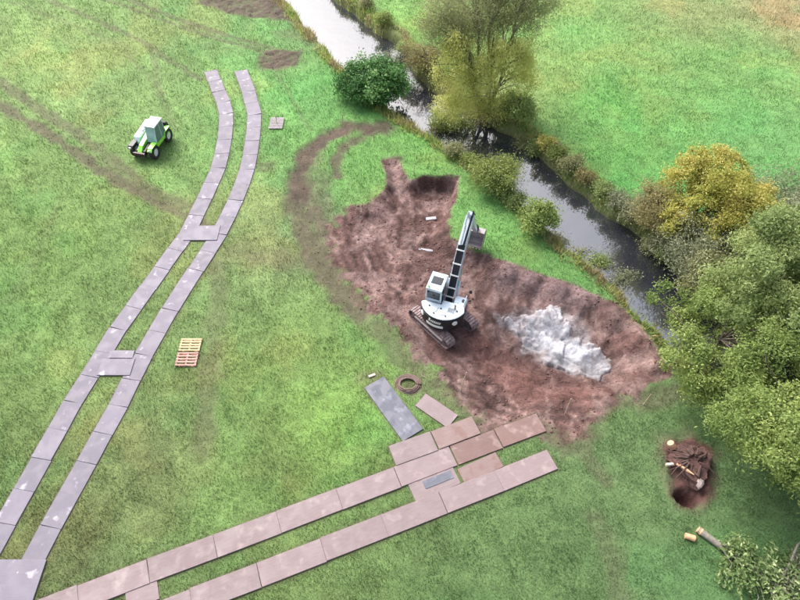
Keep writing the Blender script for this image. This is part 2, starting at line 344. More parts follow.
# ------------------------------------------------------------------ layout: river
WZ = -0.85
near_px = [(205, -110), (262, -30), (284, 2), (306, 25), (328, 52), (365, 85), (402, 116), (445, 146), (487, 170), (512, 193), (550, 233), (600, 270), (634, 306), (676, 350), (745, 390), (830, 432), (1050, 520)]
far_px = [(262, -95), (312, -22), (334, 2), (360, 27), (397, 52), (420, 80), (444, 103), (492, 128), (514, 143), (550, 172), (592, 207), (640, 243), (676, 275), (728, 330), (800, 366), (880, 400), (1100, 480)]
cl, hw = [], []
for a, b in zip(near_px, far_px):
    A = G(*a); B = G(*b, WZ); d = B - A; l = np.hypot(*d); A2 = A + d / l * .55
    cl.append((A2 + B) / 2); hw.append(max(1.1, np.hypot(*(B - A2)) / 2 * 1.0))
cl = np.array(cl); hw = np.array(hw)
# ------------------------------------------------------------------ layout: dug soil
dirt_px = [(382, 161), (399, 160), (405, 175), (410, 181), (421, 175), (461, 174.5), (460, 188), (453, 208), (450, 226), (455, 240), (482, 251), (511, 262), (547, 274), (580, 287), (613, 299), (640, 324), (662, 350), (674, 378), (650, 386), (630, 399), (604, 416), (580, 430), (556, 440), (538, 430), (505, 441), (484, 432), (468, 414), (454, 396), (436, 372), (412, 350), (398, 330), (380, 316), (352, 290), (336, 266), (330, 240), (335, 215), (350, 205), (372, 203), (384, 190), (386, 175)]
dirt_P = GP(dirt_px)
ctrl = [(430, 188, -1.15, .5), (455, 182, -1.2, .35), (392, 175, -.35, .6), (440, 212, -1.15, .8), (410, 215, -.8, 1.2), (385, 215, -.45, 1.5), (350, 225, -.12, 2), (360, 255, -.2, 2.5), (395, 255, -.45, 2), (430, 250, -.9, 2), (470, 265, -.9, 1.5), (385, 295, -.3, 2), (420, 305, -.55, 2), (445, 325, -.62, 2), (420, 340, -.45, 1.6), (450, 360, -.6, 1.8), (480, 300, -.95, 1.5), (485, 340, -1.05, 2),
        (520, 385, -.75, 3), (480, 385, -.35, 2.5), (560, 400, -.4, 3), (600, 400, -.4, 3), (500, 266, -.05, .4), (530, 277, .10, .4), (560, 287, .15, .4), (590, 298, .22, .4), (615, 311, .30, .5), (640, 340, .35, .5), (655, 365, .25, .6), (520, 298, -.65, 1), (550, 304, -.65, 1), (580, 320, -.65, 1), (608, 343, -.65, 1), (632, 368, -.45, 1),
        (512, 335, -1.6, 2), (535, 353, -1.85, 2), (562, 366, -1.85, 2), (590, 374, -1.75, 2), (612, 379, -1.4, 2), (530, 366, -1.6, 2), (560, 380, -1.4, 2), (590, 387, -1.1, 2), (500, 352, -1.3, 2)]

# ------------------------------------------------------------------ terrain field on a 0.2 m lattice
STEP = .15; X0, X1, Y0, Y1 = -48.0, 50.0, 3.0, 75.0
xs = np.arange(X0, X1 + 1e-6, STEP); ys = np.arange(Y0, Y1 + 1e-6, STEP)
ext = np.array([.5, 1.5, 3.5, 8, 18, 40, 90, 200, 450, 1000, 2500])
xa = np.r_[X0 - ext[::-1], xs, X1 + ext]; ya = np.r_[Y0 - ext[::-1], ys, Y1 + ext]
Xg, Yg = np.meshgrid(xa, ya, indexing='ij')
nearm = (Xg > X0 - 2) & (Xg < X1 + 2) & (Yg > Y0 - 2) & (Yg < Y1 + 2)
def poly_mask(P, soft=.3, wob=.5, seed=1, sc=.9):
    s = sdf(Xg, Yg, P) + (fbm(Xg, Yg, sc, 4, seed) - .5) * 2 * wob
    return ss(-soft, soft, s)
n1 = fbm(Xg, Yg, .12, 4, 1); n2 = fbm(Xg, Yg, .6, 4, 2); n3 = fbm(Xg, Yg, 2.2, 3, 3)
panel_d = np.full(Xg.shape, 1e9)
for p in PAN:
    ca, sa = math.cos(p['ang']), math.sin(p['ang']); dx, dy = Xg - p['c'][0], Yg - p['c'][1]
    u = np.abs(dx * ca + dy * sa) - p['W'] / 2; v = np.abs(-dx * sa + dy * ca) - p['L'] / 2
    panel_d = np.minimum(panel_d, np.where((u < 0) & (v < 0), np.maximum(u, v), np.hypot(np.maximum(u, 0), np.maximum(v, 0))))
flat = ss(.0, 1.3, panel_d)
Z = ((n1 - .5) * .25 + (n2 - .5) * .10 + (n3 - .5) * .03) * flat
Z = np.where(nearm, Z, 0)
# ruts pressed in the grass
ruts = []
def rut(P, wd, depth, strength, seed, two=False):
    P = GP(P); d, _ = seg_dist(Xg, Yg, P); d = d + (fbm(Xg, Yg, 1.1, 3, seed) - .5) * wd * .9
    m = ss(wd, wd * .25, d) * np.clip(.55 + 1.0 * fbm(Xg, Yg, .5, 3, seed + 3), 0, 1)
    ruts.append((m * strength, depth)); return m
rut([(-60, 42), (0, 82), (37, 107), (67, 127), (110, 158), (150, 190), (185, 206)], .75, .07, .62, 21)
rut([(-50, 78), (0, 106), (30, 122), (64, 144), (94, 165), (124, 184), (180, 213), (215, 232)], .75, .08, .80, 22)
rut([(60, -40), (101, -2), (161, 19), (225, 41), (262, 51)], .45, .06, .50, 23)
rut([(85, -40), (124, -2), (160, 12), (210, 30), (272, 49)], .5, .07, .60, 24)
rut([(10, -30), (49, 0), (109, 26), (142, 41), (169, 60), (202, 80)], .5, .06, .50, 25)
rut([(-20, -10), (60, 20), (120, 45), (160, 90), (175, 130)], .45, .03, .22, 26)
rut([(216, 262), (217, 300), (214, 340), (210, 380), (206, 410), (204, 450)], .95, .03, .42, 27)
rut([(236, 255), (290, 262), (330, 265)], 1.3, .03, .40, 28)
rut([(299, 210), (297, 180), (305, 155), (325, 138), (350, 126), (370, 128)], 1.2, .10, 1.0, 29)
rut([(330, 235), (318, 215), (305, 195), (300, 175)], 1.3, .10, .9, 30)
rut([(336, 175), (334, 160), (345, 146), (362, 138)], .7, .08, .85, 31)
rut([(300, 215), (312, 250), (335, 285), (360, 310)], 1.3, .08, .85, 32)
rut([(565, 440), (585, 455), (605, 480)], .6, .05, .45, 33)
rut([(598, 520), (612, 560), (620, 600)], .8, .03, .35, 34)
rut([(60, 200), (40, 250), (10, 300)], .5, .03, .18, 35)
rut([(160, 95), (155, 60), (150, 45)], .5, .04, .4, 36)
rut([(390, 345), (420, 375), (450, 400), (470, 415)], 1.2, .03, .5, 37)
rut([(310, 150), (318, 190), (322, 225), (335, 260)], 1.5, .04, .6, 39)
rut([(340, 290), (375, 325), (405, 355), (440, 390)], 1.0, .04, .6, 40)
rut([(600, 405), (640, 398), (675, 392)], .9, .03, .55, 41)
rut([(275, 70), (290, 95), (310, 130)], .35, .04, .3, 38)
mud = np.zeros(Xg.shape)
for m, dp in ruts: mud = np.maximum(mud, m); Z -= m * dp * flat
# dug area
ps = [(c[0], c[1]) for c in ctrl]; cp = np.array([G(c[0], c[1], c[2]) for c in ctrl])
sub = (Xg > -10) & (Xg < 26) & (Yg > 8) & (Yg < 48)
zx, zy = Xg[sub], Yg[sub]
zd = idw(zx, zy, cp, [c[2] for c in ctrl], 3.2, .4); wd = idw(zx, zy, cp, [c[3] for c in ctrl], 3.0, .5)
sd_ = sdf(zx, zy, dirt_P) + (fbm(zx, zy, 1.3, 4, 5) - .5) * .55
wx_, wy_ = zx + 1.2 * fbm(zx, zy, .5, 3, 9), zy + 1.2 * fbm(zx, zy, .5, 3, 10)
lump = (fbm(zx, zy, .55, 5, 6) - .5) * .50 + (np.abs(fbm(wx_, wy_, .55, 3, 7) - .5)) * -.9 + .12 + (fbm(zx, zy, 2.6, 4, 8) - .5) * .22
k = ss(0, 1, np.clip(sd_ / wd, 0, 1))
exP = G(443, 322, -.6); exd = np.hypot(zx - exP[0], zy - exP[1]); calm = ss(1.9, 3.2, exd); zd = zd * ss(1.9, 3.6, exd) + -.6 * (1 - ss(1.9, 3.6, exd))
dirt = np.zeros(Xg.shape); sft = .10 + .35 * ss(1.2, 2.4, wd); dirt[sub] = ss(-sft, sft, sd_ + (fbm(zx, zy, 1.8, 4, 12) - .5) * 2.2 * ss(1.0, 2.2, wd))
edge_flat = np.ones(Xg.shape); edge_flat[sub] = flat[sub]
Zs = Z[sub]; Zs = Zs * (1 - k) + (zd + lump * calm * flat[sub]) * k * np.where(panel_d[sub] < 1.2, flat[sub], 1); Z[sub] = Zs
# grooves left by the bucket, upper cut and bank face
gr = np.zeros(Xg.shape)
for a, b, ww in [((455, 200), (425, 245), .35), ((458, 190), (432, 225), .3), ((420, 205), (416, 250), .35), ((405, 205), (400, 250), .3), ((380, 235), (392, 290), .4), ((350, 235), (372, 295), .35), ((362, 232), (386, 295), .35), ((520, 270), (515, 300), .3), ((545, 280), (530, 312), .3), ((570, 290), (565, 318), .35), ((600, 305), (585, 340), .3), ((620, 325), (600, 360), .3), ((490, 258), (488, 292), .3), ((420, 345), (470, 398), .5), ((500, 370), (600, 398), .3)]:
    d, _ = seg_dist(Xg, Yg, np.array([G(*a, -.5), G(*b, -.7)])); gr = np.maximum(gr, ss(ww, ww * .3, d))
Z -= gr * .12 * dirt * flat
# uprooted hole, soil patches
hole_P = GP([(666, 446), (690, 437), (710, 450), (715, 480), (706, 505), (682, 507), (672, 490), (664, 465)])
hole = poly_mask(hole_P, .25, .35, 41, 1.2)
hd, _ = seg_dist(Xg, Yg, np.array([G(683, 497), G(690, 499)])); hd = hd + (fbm(Xg, Yg, 1.6, 3, 42) - .5) * .6; Z -= ss(.5, .15, hd) * 1.1; Z += hole * (n3 - .35) * .45
patches = [([(175, -30), (200, 3), (225, 13), (255, 18), (280, 20), (300, 26), (307, 31), (297, 14), (284, 2), (268, -12), (230, -30)], 1.0, .4), ([(257, 58), (266, 50), (290, 51), (303, 49), (297, 66), (276, 71), (261, 69)], 1.0, .35), ([(369, 129), (376, 120), (390, 121), (396, 129), (384, 136)], .95, .25), ([(384, 158), (400, 156), (404, 162), (384, 164)], 1, .15), ([(256, 163), (272, 163), (274, 171), (258, 171)], .6, .3), ([(355, 372), (380, 372), (380, 380), (358, 382)], .7, .2), ([(196, 357), (222, 352), (222, 374), (200, 378)], .45, .5), ([(478, 412), (560, 405), (600, 415), (592, 445), (560, 452), (545, 430), (490, 440), (470, 430)], .8, .6), ([(395, 375), (425, 372), (430, 392), (410, 398)], .6, .4), ([(440, 360), (480, 395), (485, 425), (460, 415), (430, 385)], .75, .5), ([(610, 395), (680, 380), (690, 400), (640, 410)], .6, .5), ([(555, 440), (590, 440), (595, 452), (560, 462)], .55, .3), ([(655, 435), (685, 430), (720, 455), (722, 490), (705, 512), (675, 512), (660, 480)], .55, .5), ([(530, 150), (560, 175), (545, 160), (520, 140)], .5, .4), ([(268, 33), (300, 28), (330, 55), (322, 60), (300, 40)], .4, .4)]
for i, (P, s_, wob) in enumerate(patches):
    m = poly_mask(GP(P), .35, wob, 50 + i, 1.0) * s_; mud = np.maximum(mud, m * np.clip(.55 + .9 * n3, 0, 1))
    Z += m * (n3 - .45) * .22 * flat
# river bed and banks
rd, rt = seg_dist(Xg, Yg, cl); hwi = np.interp(rt, np.arange(len(hw)), hw) + (fbm(Xg, Yg, .45, 3, 61) - .5) * 1.1
bank = ss(0, 1, np.clip((rd - hwi + .12) / .85, 0, 1))
Z = np.where(nearm, Z, 0) * bank + (-1.5) * (1 - bank)
rivedge = ss(1.7, .7, rd - hwi)           # rough strip along the water
# ------------------------------------------------------------------ ground colour
cc = [(50, 50, .115, .205, .055), (20, 170, .095, .185, .045), (90, 100, .105, .195, .055), (60, 250, .085, .175, .04), (40, 380, .08, .155, .038), (150, 450, .085, .135, .042), (260, 470, .085, .15, .038), (100, 560, .075, .115, .036), (300, 330, .095, .19, .042), (270, 260, .095, .155, .055), (300, 220, .095, .18, .055), (330, 420, .10, .225, .038), (380, 560, .062, .125, .032), (500, 560, .058, .125, .034), (620, 480, .064, .130, .038), (600, 560, .06, .135, .036), (740, 510, .05, .115, .032), (660, 580, .055, .125, .036), (600, 100, .068, .235, .042), (640, 160, .062, .225, .046), (520, 250, .07, .20, .04), (580, 40, .10, .245, .055), (790, 10, .16, .18, .07), (700, 15, .13, .20, .06), (720, 70, .09, .225, .05), (330, 100, .068, .215, .045), (300, 35, .085, .20, .05), (420, 30, .10, .24, .045), (780, 140, .08, .225, .055), (350, 165, .075, .215, .04), (430, 140, .075, .215, .04), (180, 20, .09, .185, .05), (560, 75, .12, .22, .05), (500, 90, .13, .19, .055), (240, 300, .085, .165, .045)]
cc = [(c[0], c[1], c[2] * 1.22 + .006, c[3] * 1.04, c[4] * 1.25 + .004) if c[0] < 300 else (c[0], c[1], c[2] * 1.25 + .004, c[3] * 1.03, c[4] * 1.35 + .003) for c in cc]
gc = idw(Xg, Yg, np.array([G(c[0], c[1]) for c in cc]), [c[2:] for c in cc], 2.6, 2.5)
mot = fbm(Xg, Yg, .35, 5, 71); mot2 = fbm(Xg, Yg, 1.4, 4, 72)
strk = fbm(Xg * .75 + Yg * .35, Yg * .12 - Xg * .2, 1.2, 3, 73)
dA = G(120, 170) - G(60, 50); dA /= np.hypot(*dA); mow = fbm((Xg * -dA[1] + Yg * dA[0]) * 1.0, (Xg * dA[0] + Yg * dA[1]) * .09, 1.0, 3, 76)
gc = gc * 1.1 * (.58 + .40 * mot + .28 * mot2 + .10 * strk + .14 * mow + .16 * ss(.56, .70, mow) * (Xg < -8))[..., None]
yel = ss(.52, .72, fbm(Xg, Yg, .22, 4, 74)) * .45; gc = gc * (1 - yel[..., None]) + gc * np.array([1.45, 1.02, 1.0]) * yel[..., None]
lush = ss(.55, .75, fbm(Xg, Yg, .3, 4, 75)) * .4; gc = gc * (1 - lush[..., None]) + gc * np.array([.72, 1.02, .9]) * lush[..., None]
mudc = np.array([.088, .068, .050]) * (.7 + .6 * mot2)[..., None]
base = gc * (1 - mud[..., None]) + mudc * mud[..., None]
soilc = np.array([.112, .063, .057]) * (.55 + .9 * n2)[..., None]
wxx, wyy = Xg + 1.5 * fbm(Xg, Yg, .45, 3, 87), Yg + 1.5 * fbm(Xg, Yg, .45, 3, 88)
rdg = ss(.09, .02, np.abs(fbm(wxx, wyy * .55, .9, 4, 89) - .5)) * .55; soilc = soilc * (1 - rdg[..., None]) + np.array([.27, .185, .172]) * rdg[..., None]
drg = ss(.06, .01, np.abs(fbm(wxx * .8, wyy, 1.1, 4, 98) - .45)) * .5; soilc = soilc * (1 - .6 * drg[..., None])
stl = GP([(352, 200), (352, 235), (366, 270), (395, 300), (425, 340), (460, 375), (520, 400), (600, 405)], -.3); sdl, _ = seg_dist(Xg, Yg, stl); sdl = sdl + (fbm(Xg, Yg, .8, 3, 99) - .5) * .5
stripe = np.sin(sdl * 2 * math.pi / .62) * ss(2.6, 1.2, sdl) * (.3 + .9 * fbm(Xg, Yg, .9, 3, 100)); soilc = soilc * (1 + .38 * stripe)[..., None]
pal = ss(.52, .70, fbm(Xg, Yg, .8, 4, 81)); soilc = soilc * (1 - .55 * pal[..., None]) + np.array([.28, .19, .178]) * .55 * pal[..., None]
drk = ss(.5, .72, fbm(Xg, Yg, .45, 4, 82)); soilc = soilc * (1 - .3 * drk[..., None])
lav = poly_mask(GP([(495, 262), (560, 282), (600, 300), (560, 305), (505, 285)], -.3), .8, .8, 83) * .5; soilc = soilc * (1 - lav[..., None]) + np.array([.26, .185, .195]) * lav[..., None]
redf = poly_mask(GP([(470, 330), (500, 340), (540, 372), (600, 392), (560, 405), (500, 390), (460, 360)], -.8), .8, .6, 84) * .6; soilc = soilc * (1 - redf[..., None]) + np.array([.142, .066, .057]) * (.7 + .6 * n2)[..., None] * redf[..., None]
white_P = GP([(499, 317), (534, 313), (556, 311), (574, 322), (590, 341), (613, 370), (600, 377), (575, 371), (545, 360), (525, 346), (508, 325)], -1.0)
white = poly_mask(white_P, .3, .6, 85, 1.3) * .5
soilc = soilc * (1 - white[..., None]) + (np.array([.44, .425, .46]) * (.25 + 1.1 * fbm(Xg, Yg, 1.3, 4, 86))[..., None]) * white[..., None]
base = base * (1 - dirt[..., None]) + soilc * dirt[..., None]
holec = np.array([.10, .05, .044]) * (.6 + .8 * n3)[..., None]; base = base * (1 - hole[..., None]) + holec * hole[..., None]
rough_c = np.array([.15, .155, .065]) * (.6 + .8 * mot2)[..., None]
rv = (rivedge * .75 * (1 - dirt))[..., None]; base = base * (1 - rv) + rough_c * rv
bedm = (1 - ss(.0, .9, bank))[..., None]; base = base * (1 - bedm) + np.array([.06, .045, .036]) * bedm
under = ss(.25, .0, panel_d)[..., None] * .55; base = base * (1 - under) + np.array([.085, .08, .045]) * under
base = np.clip(base, .005, .9)
ni, nj = Xg.shape
idx = np.arange(ni * nj).reshape(ni, nj)
F = np.stack([idx[:-1, :-1], idx[1:, :-1], idx[1:, 1:], idx[:-1, 1:]], -1).reshape(-1, 4)
Cv = np.concatenate([base, np.ones(base.shape[:2] + (1,))], -1).reshape(-1, 4)
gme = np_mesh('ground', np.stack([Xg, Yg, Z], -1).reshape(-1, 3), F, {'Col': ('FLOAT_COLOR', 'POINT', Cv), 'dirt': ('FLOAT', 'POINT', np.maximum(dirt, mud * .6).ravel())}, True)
ground = tag(link('ground', gme, M['ground']), 'green meadow with a dug area of red soil', 'ground', kind='structure')
i0, j0 = len(ext), len(ext)
def samp(A, x, y):
    fx = np.clip((np.asarray(x, float) - X0) / STEP, 0, len(xs) - 1.001); fy = np.clip((np.asarray(y, float) - Y0) / STEP, 0, len(ys) - 1.001)
    i = fx.astype(int); j = fy.astype(int); a = fx - i; b = fy - j; i = i + i0; j = j + j0
    if A.ndim == 3: a = a[..., None]; b = b[..., None]
    return (A[i, j] * (1 - a) + A[i + 1, j] * a) * (1 - b) + (A[i, j + 1] * (1 - a) + A[i + 1, j + 1] * a) * b
def H(x, y): return float(samp(Z, np.array([x]), np.array([y]))[0])
def at(px, py, dz=0.0, z=None):
    """3d spot on the built ground for a spot in the photograph"""
    zz = 0.0
    for _ in range(4):
        p = G(px, py, zz); zz = H(*p)
    return Vector((p[0], p[1], zz + dz))

# river water
wv, wf = [], []
for i in range(len(cl)):
    t = cl[min(i + 1, len(cl) - 1)] - cl[max(i - 1, 0)]; t = t / np.hypot(*t); nrm = np.array([-t[1], t[0]])
    for s_ in (-1, 1): p = cl[i] + nrm * s_ * (hw[i] + 1.2); wv.append((p[0], p[1], WZ))
for i in range(len(cl) - 1): wf.append((2 * i, 2 * i + 1, 2 * i + 3, 2 * i + 2))
river = tag(link('river', np_mesh('river', wv, wf), M['water']), 'narrow river with still water reflecting a pale sky', 'river', kind='structure')

# ------------------------------------------------------------------ grass
def blades(n, name, mat, place, hgt, wid, colf, kind_label, cat, lean=.5):
    x, y = place(n); c = colf(x, y)
    z = samp(Z, x, y); h = hgt(x, y); a = rng.random(len(x)) * 2 * np.pi; ww = wid(x, y)
    la = rng.random(len(x)) * 2 * np.pi; ll = h * lean * rng.random(len(x)) ** .6
    dx, dy = np.cos(a) * ww / 2, np.sin(a) * ww / 2
    V = np.empty((len(x), 3, 3)); V[:, 0] = np.stack([x - dx, y - dy, z - .02], -1); V[:, 1] = np.stack([x + dx, y + dy, z - .02], -1)
    V[:, 2] = np.stack([x + np.cos(la) * ll, y + np.sin(la) * ll, z + h], -1)
    Fb = np.arange(len(x) * 3).reshape(-1, 3); C = np.repeat(np.concatenate([c, np.ones((len(x), 1))], -1), 3, 0)
    me = np_mesh(name, V.reshape(-1, 3), Fb, {'Col': ('FLOAT_COLOR', 'POINT', C)})
    return tag(link(name, me, mat), kind_label, cat, kind='stuff')
nograss = np.clip(np.maximum(np.maximum(dirt, hole), mud * 1.1), 0, 1); nograss = np.maximum(nograss, ss(.06, .0, panel_d)); nograss = np.maximum(nograss, ss(.75, .45, bank))
def place_grass(n):
    v = rng.random(n) * 640 - 320; t = CAM_H / (FPX * math.sin(PITCH) + v * math.cos(PITCH)); y = (FPX * math.cos(PITCH) - v * math.sin(PITCH)) * t
    x = (rng.random(n) - .5) * (860 * t + 8); y = y + rng.normal(0, .2, n)
    keep = rng.random(n) > samp(nograss, x, y); keep &= samp(panel_d, x, y) > .03
    return x[keep], y[keep]
tus = fbm(Xg, Yg, 1.1, 3, 91)
blades(640000, 'meadow_grass', M['grass'], place_grass,
       lambda x, y: (.035 + .13 * np.clip(samp(tus, x, y) - .25, 0, 1) + .035 * rng.random(len(x))) * (1 + y / 90),
       lambda x, y: .022 + .00045 * y, lambda x, y: np.clip(samp(base, x, y) * (.78 + .62 * rng.random((len(x), 1))) * (1 + (rng.random((len(x), 3)) - .5) * .12), 0, 1),
       'short green meadow grass', 'grass', .9)
def place_bank(n):
    x = rng.random(n) * 66 - 22; y = rng.random(n) * 62 + 8
    e = samp(rd - hwi, x, y); dr = samp(dirt, x, y)
    p = ss(.15, .55, e) * ss(1.9, .9, e) * (1 - .97 * dr) * ss(.3, .6, samp(fbm(Xg, Yg, .5, 3, 95), x, y) + .15)
    k_ = rng.random(n) < p; return x[k_], y[k_]
bc = np.array([[.36, .42, .13], [.46, .40, .20], [.22, .36, .09], [.44, .46, .16], [.36, .31, .17]])
def bank_col(x, y):
    s = samp(fbm(Xg, Yg, .5, 3, 96), x, y) * 1.6 - .3 + rng.random(len(x)) * .35; q = np.clip((s * 5).astype(int), 0, 4)
    return bc[q] * (.65 + .7 * rng.random((len(x), 1)))
blades(900000, 'bank_vegetation', M['bankveg'], place_bank, lambda x, y: .12 + .55 * rng.random(len(x)) ** 1.8, lambda x, y: .05 + .04 * rng.random(len(x)), bank_col, 'rank grass, reeds and weeds along both river banks', 'bank plants', .8)

# ------------------------------------------------------------------ trackway panels
def panel_mesh(L, W, T):
    b = MB(); b.box((0, 0, T / 2), (W, L, T)); return b
cache = {}
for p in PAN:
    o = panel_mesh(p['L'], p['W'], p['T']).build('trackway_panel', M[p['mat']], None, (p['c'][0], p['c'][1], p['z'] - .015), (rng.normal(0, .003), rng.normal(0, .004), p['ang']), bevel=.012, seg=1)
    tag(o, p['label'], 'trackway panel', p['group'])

# ------------------------------------------------------------------ trees and shrubs
def leaf_mesh(name, C, out, size, aspect, tint, jitter=1.0, droop=0.0):
    n = len(C); nr = out + rng.normal(0, jitter, (n, 3)) * .8; nr[:, 2] += .35; nr /= np.linalg.norm(nr, axis=1)[:, None] + 1e-9
    rr = rng.normal(0, 1, (n, 3)); rr[:, 2] -= droop * 3; u = rr - nr * (rr * nr).sum(1)[:, None]; u /= np.linalg.norm(u, axis=1)[:, None] + 1e-9
    v = np.cross(nr, u); L = (size * (.65 + .7 * rng.random(n)))[:, None]; W = L * aspect
    V = np.stack([C - u * L / 2, C + v * W / 2 - u * L * .05, C + u * L / 2 - nr * L * .15, C - v * W / 2 - u * L * .05], 1).reshape(-1, 3)
    F = np.arange(n * 4).reshape(-1, 4)
    return np_mesh(name, V, F, {'tint': ('FLOAT', 'POINT', np.repeat(np.clip(tint, 0, 1), 4))})
def make_tree(name, label, cat, base, lobes, leaf, nclump, per, clump_r, size, aspect, stems, bark='bark', group=None, trunk_r=.18, limbs=26, droop=0., inner=.5, low=-.35, lim_r=.035, zs=.8, bare=0, sub=0, sub_r=1.0):
    """stems: list of (dx,dy,dz) stem tops from the base; lobes: (x,y,z,rx,ry,rz) from the base"""
    root = tag(empty(name, base), label, cat, group)
    lob = np.array(lobes, float); area = lob[:, 3] * lob[:, 4] + lob[:, 3] * lob[:, 5]; pr = area / area.sum()
    li = rng.choice(len(lob), nclump, p=pr); d = rng.normal(0, 1, (nclump * 3, 3)); d /= np.linalg.norm(d, axis=1)[:, None]; d = d[d[:, 2] > low][:nclump]
    li = li[:len(d)]; rad = inner + (1 - inner) * rng.random(len(d)) ** .5; rad *= 1 + .2 * rng.normal(0, 1, len(d))
    cc_ = lob[li, :3] + d * lob[li, 3:] * rad[:, None]
    ct = rng.random(len(d))
    if sub:          # boughs: rounded sprays set on the crown's outline, leaf clumps on their upper shell
        c0 = cc_[:sub]; d0 = d[:sub]; sr = sub_r * (.6 + .75 * rng.random(len(c0))); k_ = nclump // len(c0) + 1
        e = rng.normal(0, 1, (len(c0), k_, 3)); e += d0[:, None, :] * .7; e[..., 2] += .35; e /= np.linalg.norm(e, axis=2)[..., None]
        cc_ = (c0[:, None] + e * sr[:, None, None] * np.array([1, 1, .7]) * (.75 + .3 * rng.random((len(c0), k_, 1)))).reshape(-1, 3); d = e.reshape(-1, 3)
        ct = np.clip(np.repeat(rng.random(len(c0)), k_) * .6 + .4 * rng.random(len(d)), 0, 1)
    cc_[:, 2] = np.maximum(cc_[:, 2], .15)
    n = per * len(cc_); rep = np.repeat(np.arange(len(cc_)), per)
    off = rng.normal(0, 1, (n, 3)) * clump_r * (.6 + .8 * rng.random(len(cc_)))[rep][:, None]; off[:, 2] *= zs
    if droop: off[:, 2] -= np.abs(rng.normal(0, 1, n)) * clump_r * droop * 1.6
    C = cc_[rep] + off; C[:, 2] = np.maximum(C[:, 2], .04 + .1 * rng.random(n))
    tint = .05 + .60 * ct[rep] + .35 * rng.random(n)
    cr = link('crown', leaf_mesh('crown', C, d[rep], size, aspect, tint, 1.0, droop), M[leaf], root); tag(cr, kind='stuff')
    tops = []
    for k_, s in enumerate(stems):
        a = Vector((rng.normal(0, .1) * (len(stems) > 1) * 2, rng.normal(0, .1) * (len(stems) > 1) * 2, -.25)); e = Vector(s); path = []
        for q in range(7):
            t = q / 6; path.append(a.lerp(e, t) + Vector((rng.normal(0, .06), rng.normal(0, .06), 0)) * e.length * .22 * (q > 0))
        MB().tube(path, [trunk_r * (1.25 - .25 * min(1, q)) * (1 - .75 * q / 6) for q in range(7)], 8).build('trunk', M[bark], root, smooth=True); tops.append(path)
    sel = rng.choice(len(cc_), min(limbs, len(cc_)), replace=False)
    b = MB()
    for q in sel:
        tgt = Vector(cc_[q]); path = min(tops, key=lambda P: (P[-1] - tgt).length); bi = min(range(2, 7), key=lambda i: (path[i] - tgt).length + (3 if path[i].z > tgt.z else 0)); st = path[max(1, bi - 1)]
        ln = (tgt - st).length; mid1 = st.lerp(tgt, .35) + Vector((rng.normal(0, .08), rng.normal(0, .08), .10)) * ln; mid2 = st.lerp(tgt, .7) + Vector((rng.normal(0, .06), rng.normal(0, .06), .08)) * ln
        ends = [tgt]
        if bare: ends = [tgt + Vector((rng.normal(0, .1), rng.normal(0, .1), bare * (.3 + rng.random())))]
        b.tube([st, mid1, mid2] + ends, [lim_r * 1.8, lim_r * 1.2, lim_r * .8, lim_r * .3], 5)
    if sel.size: tag(b.build('limbs', M[bark], root, smooth=True), kind='stuff')
    return root

def spot(px, py): v = at(px, py); return v
# big broadleaf trees on the right
def lobes_blob(rx, ry, h0, h1, n, s=.5, seed=0):
    r = np.random.default_rng(seed); L = [(0, 0, (h0 + h1) / 2, rx * .8, ry * .8, (h1 - h0) / 2)]
    for i in range(n):
        a = 2 * math.pi * (i + r.random() * .6) / n; q = .55 + .3 * r.random(); zc = h0 + (h1 - h0) * (.3 + .5 * r.random())
        L.append((math.cos(a) * rx * q, math.sin(a) * ry * q, zc, rx * s * (.7 + .5 * r.random()), ry * s * (.7 + .5 * r.random()), (h1 - h0) * .3 * (.7 + .5 * r.random())))
    return L
gT = 'broadleaf trees crowding the right edge'
make_tree('broadleaf_tree', 'largest broad green tree at the right edge beyond the river', 'tree', spot(755, 345), lobes_blob(4.6, 4.4, 1.2, 7.8, 9, .5, 1), 'leaf_big', 620, 110, .24, .17, .42, [(.3, .2, 5.5), (-1.2, .5, 4.5), (1.4, -.3, 5)], group=gT, trunk_r=.26, limbs=90, sub=62, sub_r=1.0)
make_tree('broadleaf_tree', 'bright green tree leaning over the end of the red soil bank', 'tree', spot(696, 372), lobes_blob(2.7, 2.6, .5, 4.9, 7, .5, 2), 'leaf_bright', 300, 100, .20, .15, .42, [(.1, .2, 3.6), (-.8, .4, 3)], group=gT, trunk_r=.18, limbs=50, sub=32, sub_r=.8)
make_tree('broadleaf_tree', 'drooping green tree above the uprooted hole', 'tree', spot(777, 452), lobes_blob(4.1, 3.3, .4, 5.4, 9, .5, 3), 'leaf_bright', 560, 105, .22, .15, .4, [(.2, .2, 3.8), (1.3, .2, 3.6), (-1.3, .3, 3.2)], group=gT, trunk_r=.2, limbs=80, sub=54, sub_r=.95)
make_tree('broadleaf_tree', 'green tree cut by the right frame edge, middle height', 'tree', spot(815, 395), lobes_blob(3.8, 3.8, .8, 6.8, 8, .5, 4), 'leaf_big', 440, 105, .24, .16, .42, [(.2, .2, 4.6), (-1.0, .5, 4)], group=gT, trunk_r=.22, limbs=60, sub=46, sub_r=.95)
make_tree('broadleaf_tree', 'green tree at the right frame edge beyond the river', 'tree', spot(835, 300), lobes_blob(4.4, 4.0, .8, 7.0, 8, .5, 5), 'leaf_big', 460, 105, .25, .17, .42, [(.2, .2, 4.8), (-1.0, .5, 4)], group=gT, trunk_r=.24, limbs=60, sub=48, sub_r=1.0)
gS = 'shrubs along the river'
make_tree('yellow_tree', 'rounded golden-yellow tree in front of the green field', 'tree', spot(697, 228), lobes_blob(2.9, 2.7, .3, 4.6, 8, .5, 6), 'leaf_yellow', 480, 105, .2, .15, .5, [(.1, .1, 3.4), (-.7, .3, 3), (.8, .2, 3)], trunk_r=.15, limbs=50, sub=60, sub_r=.8)
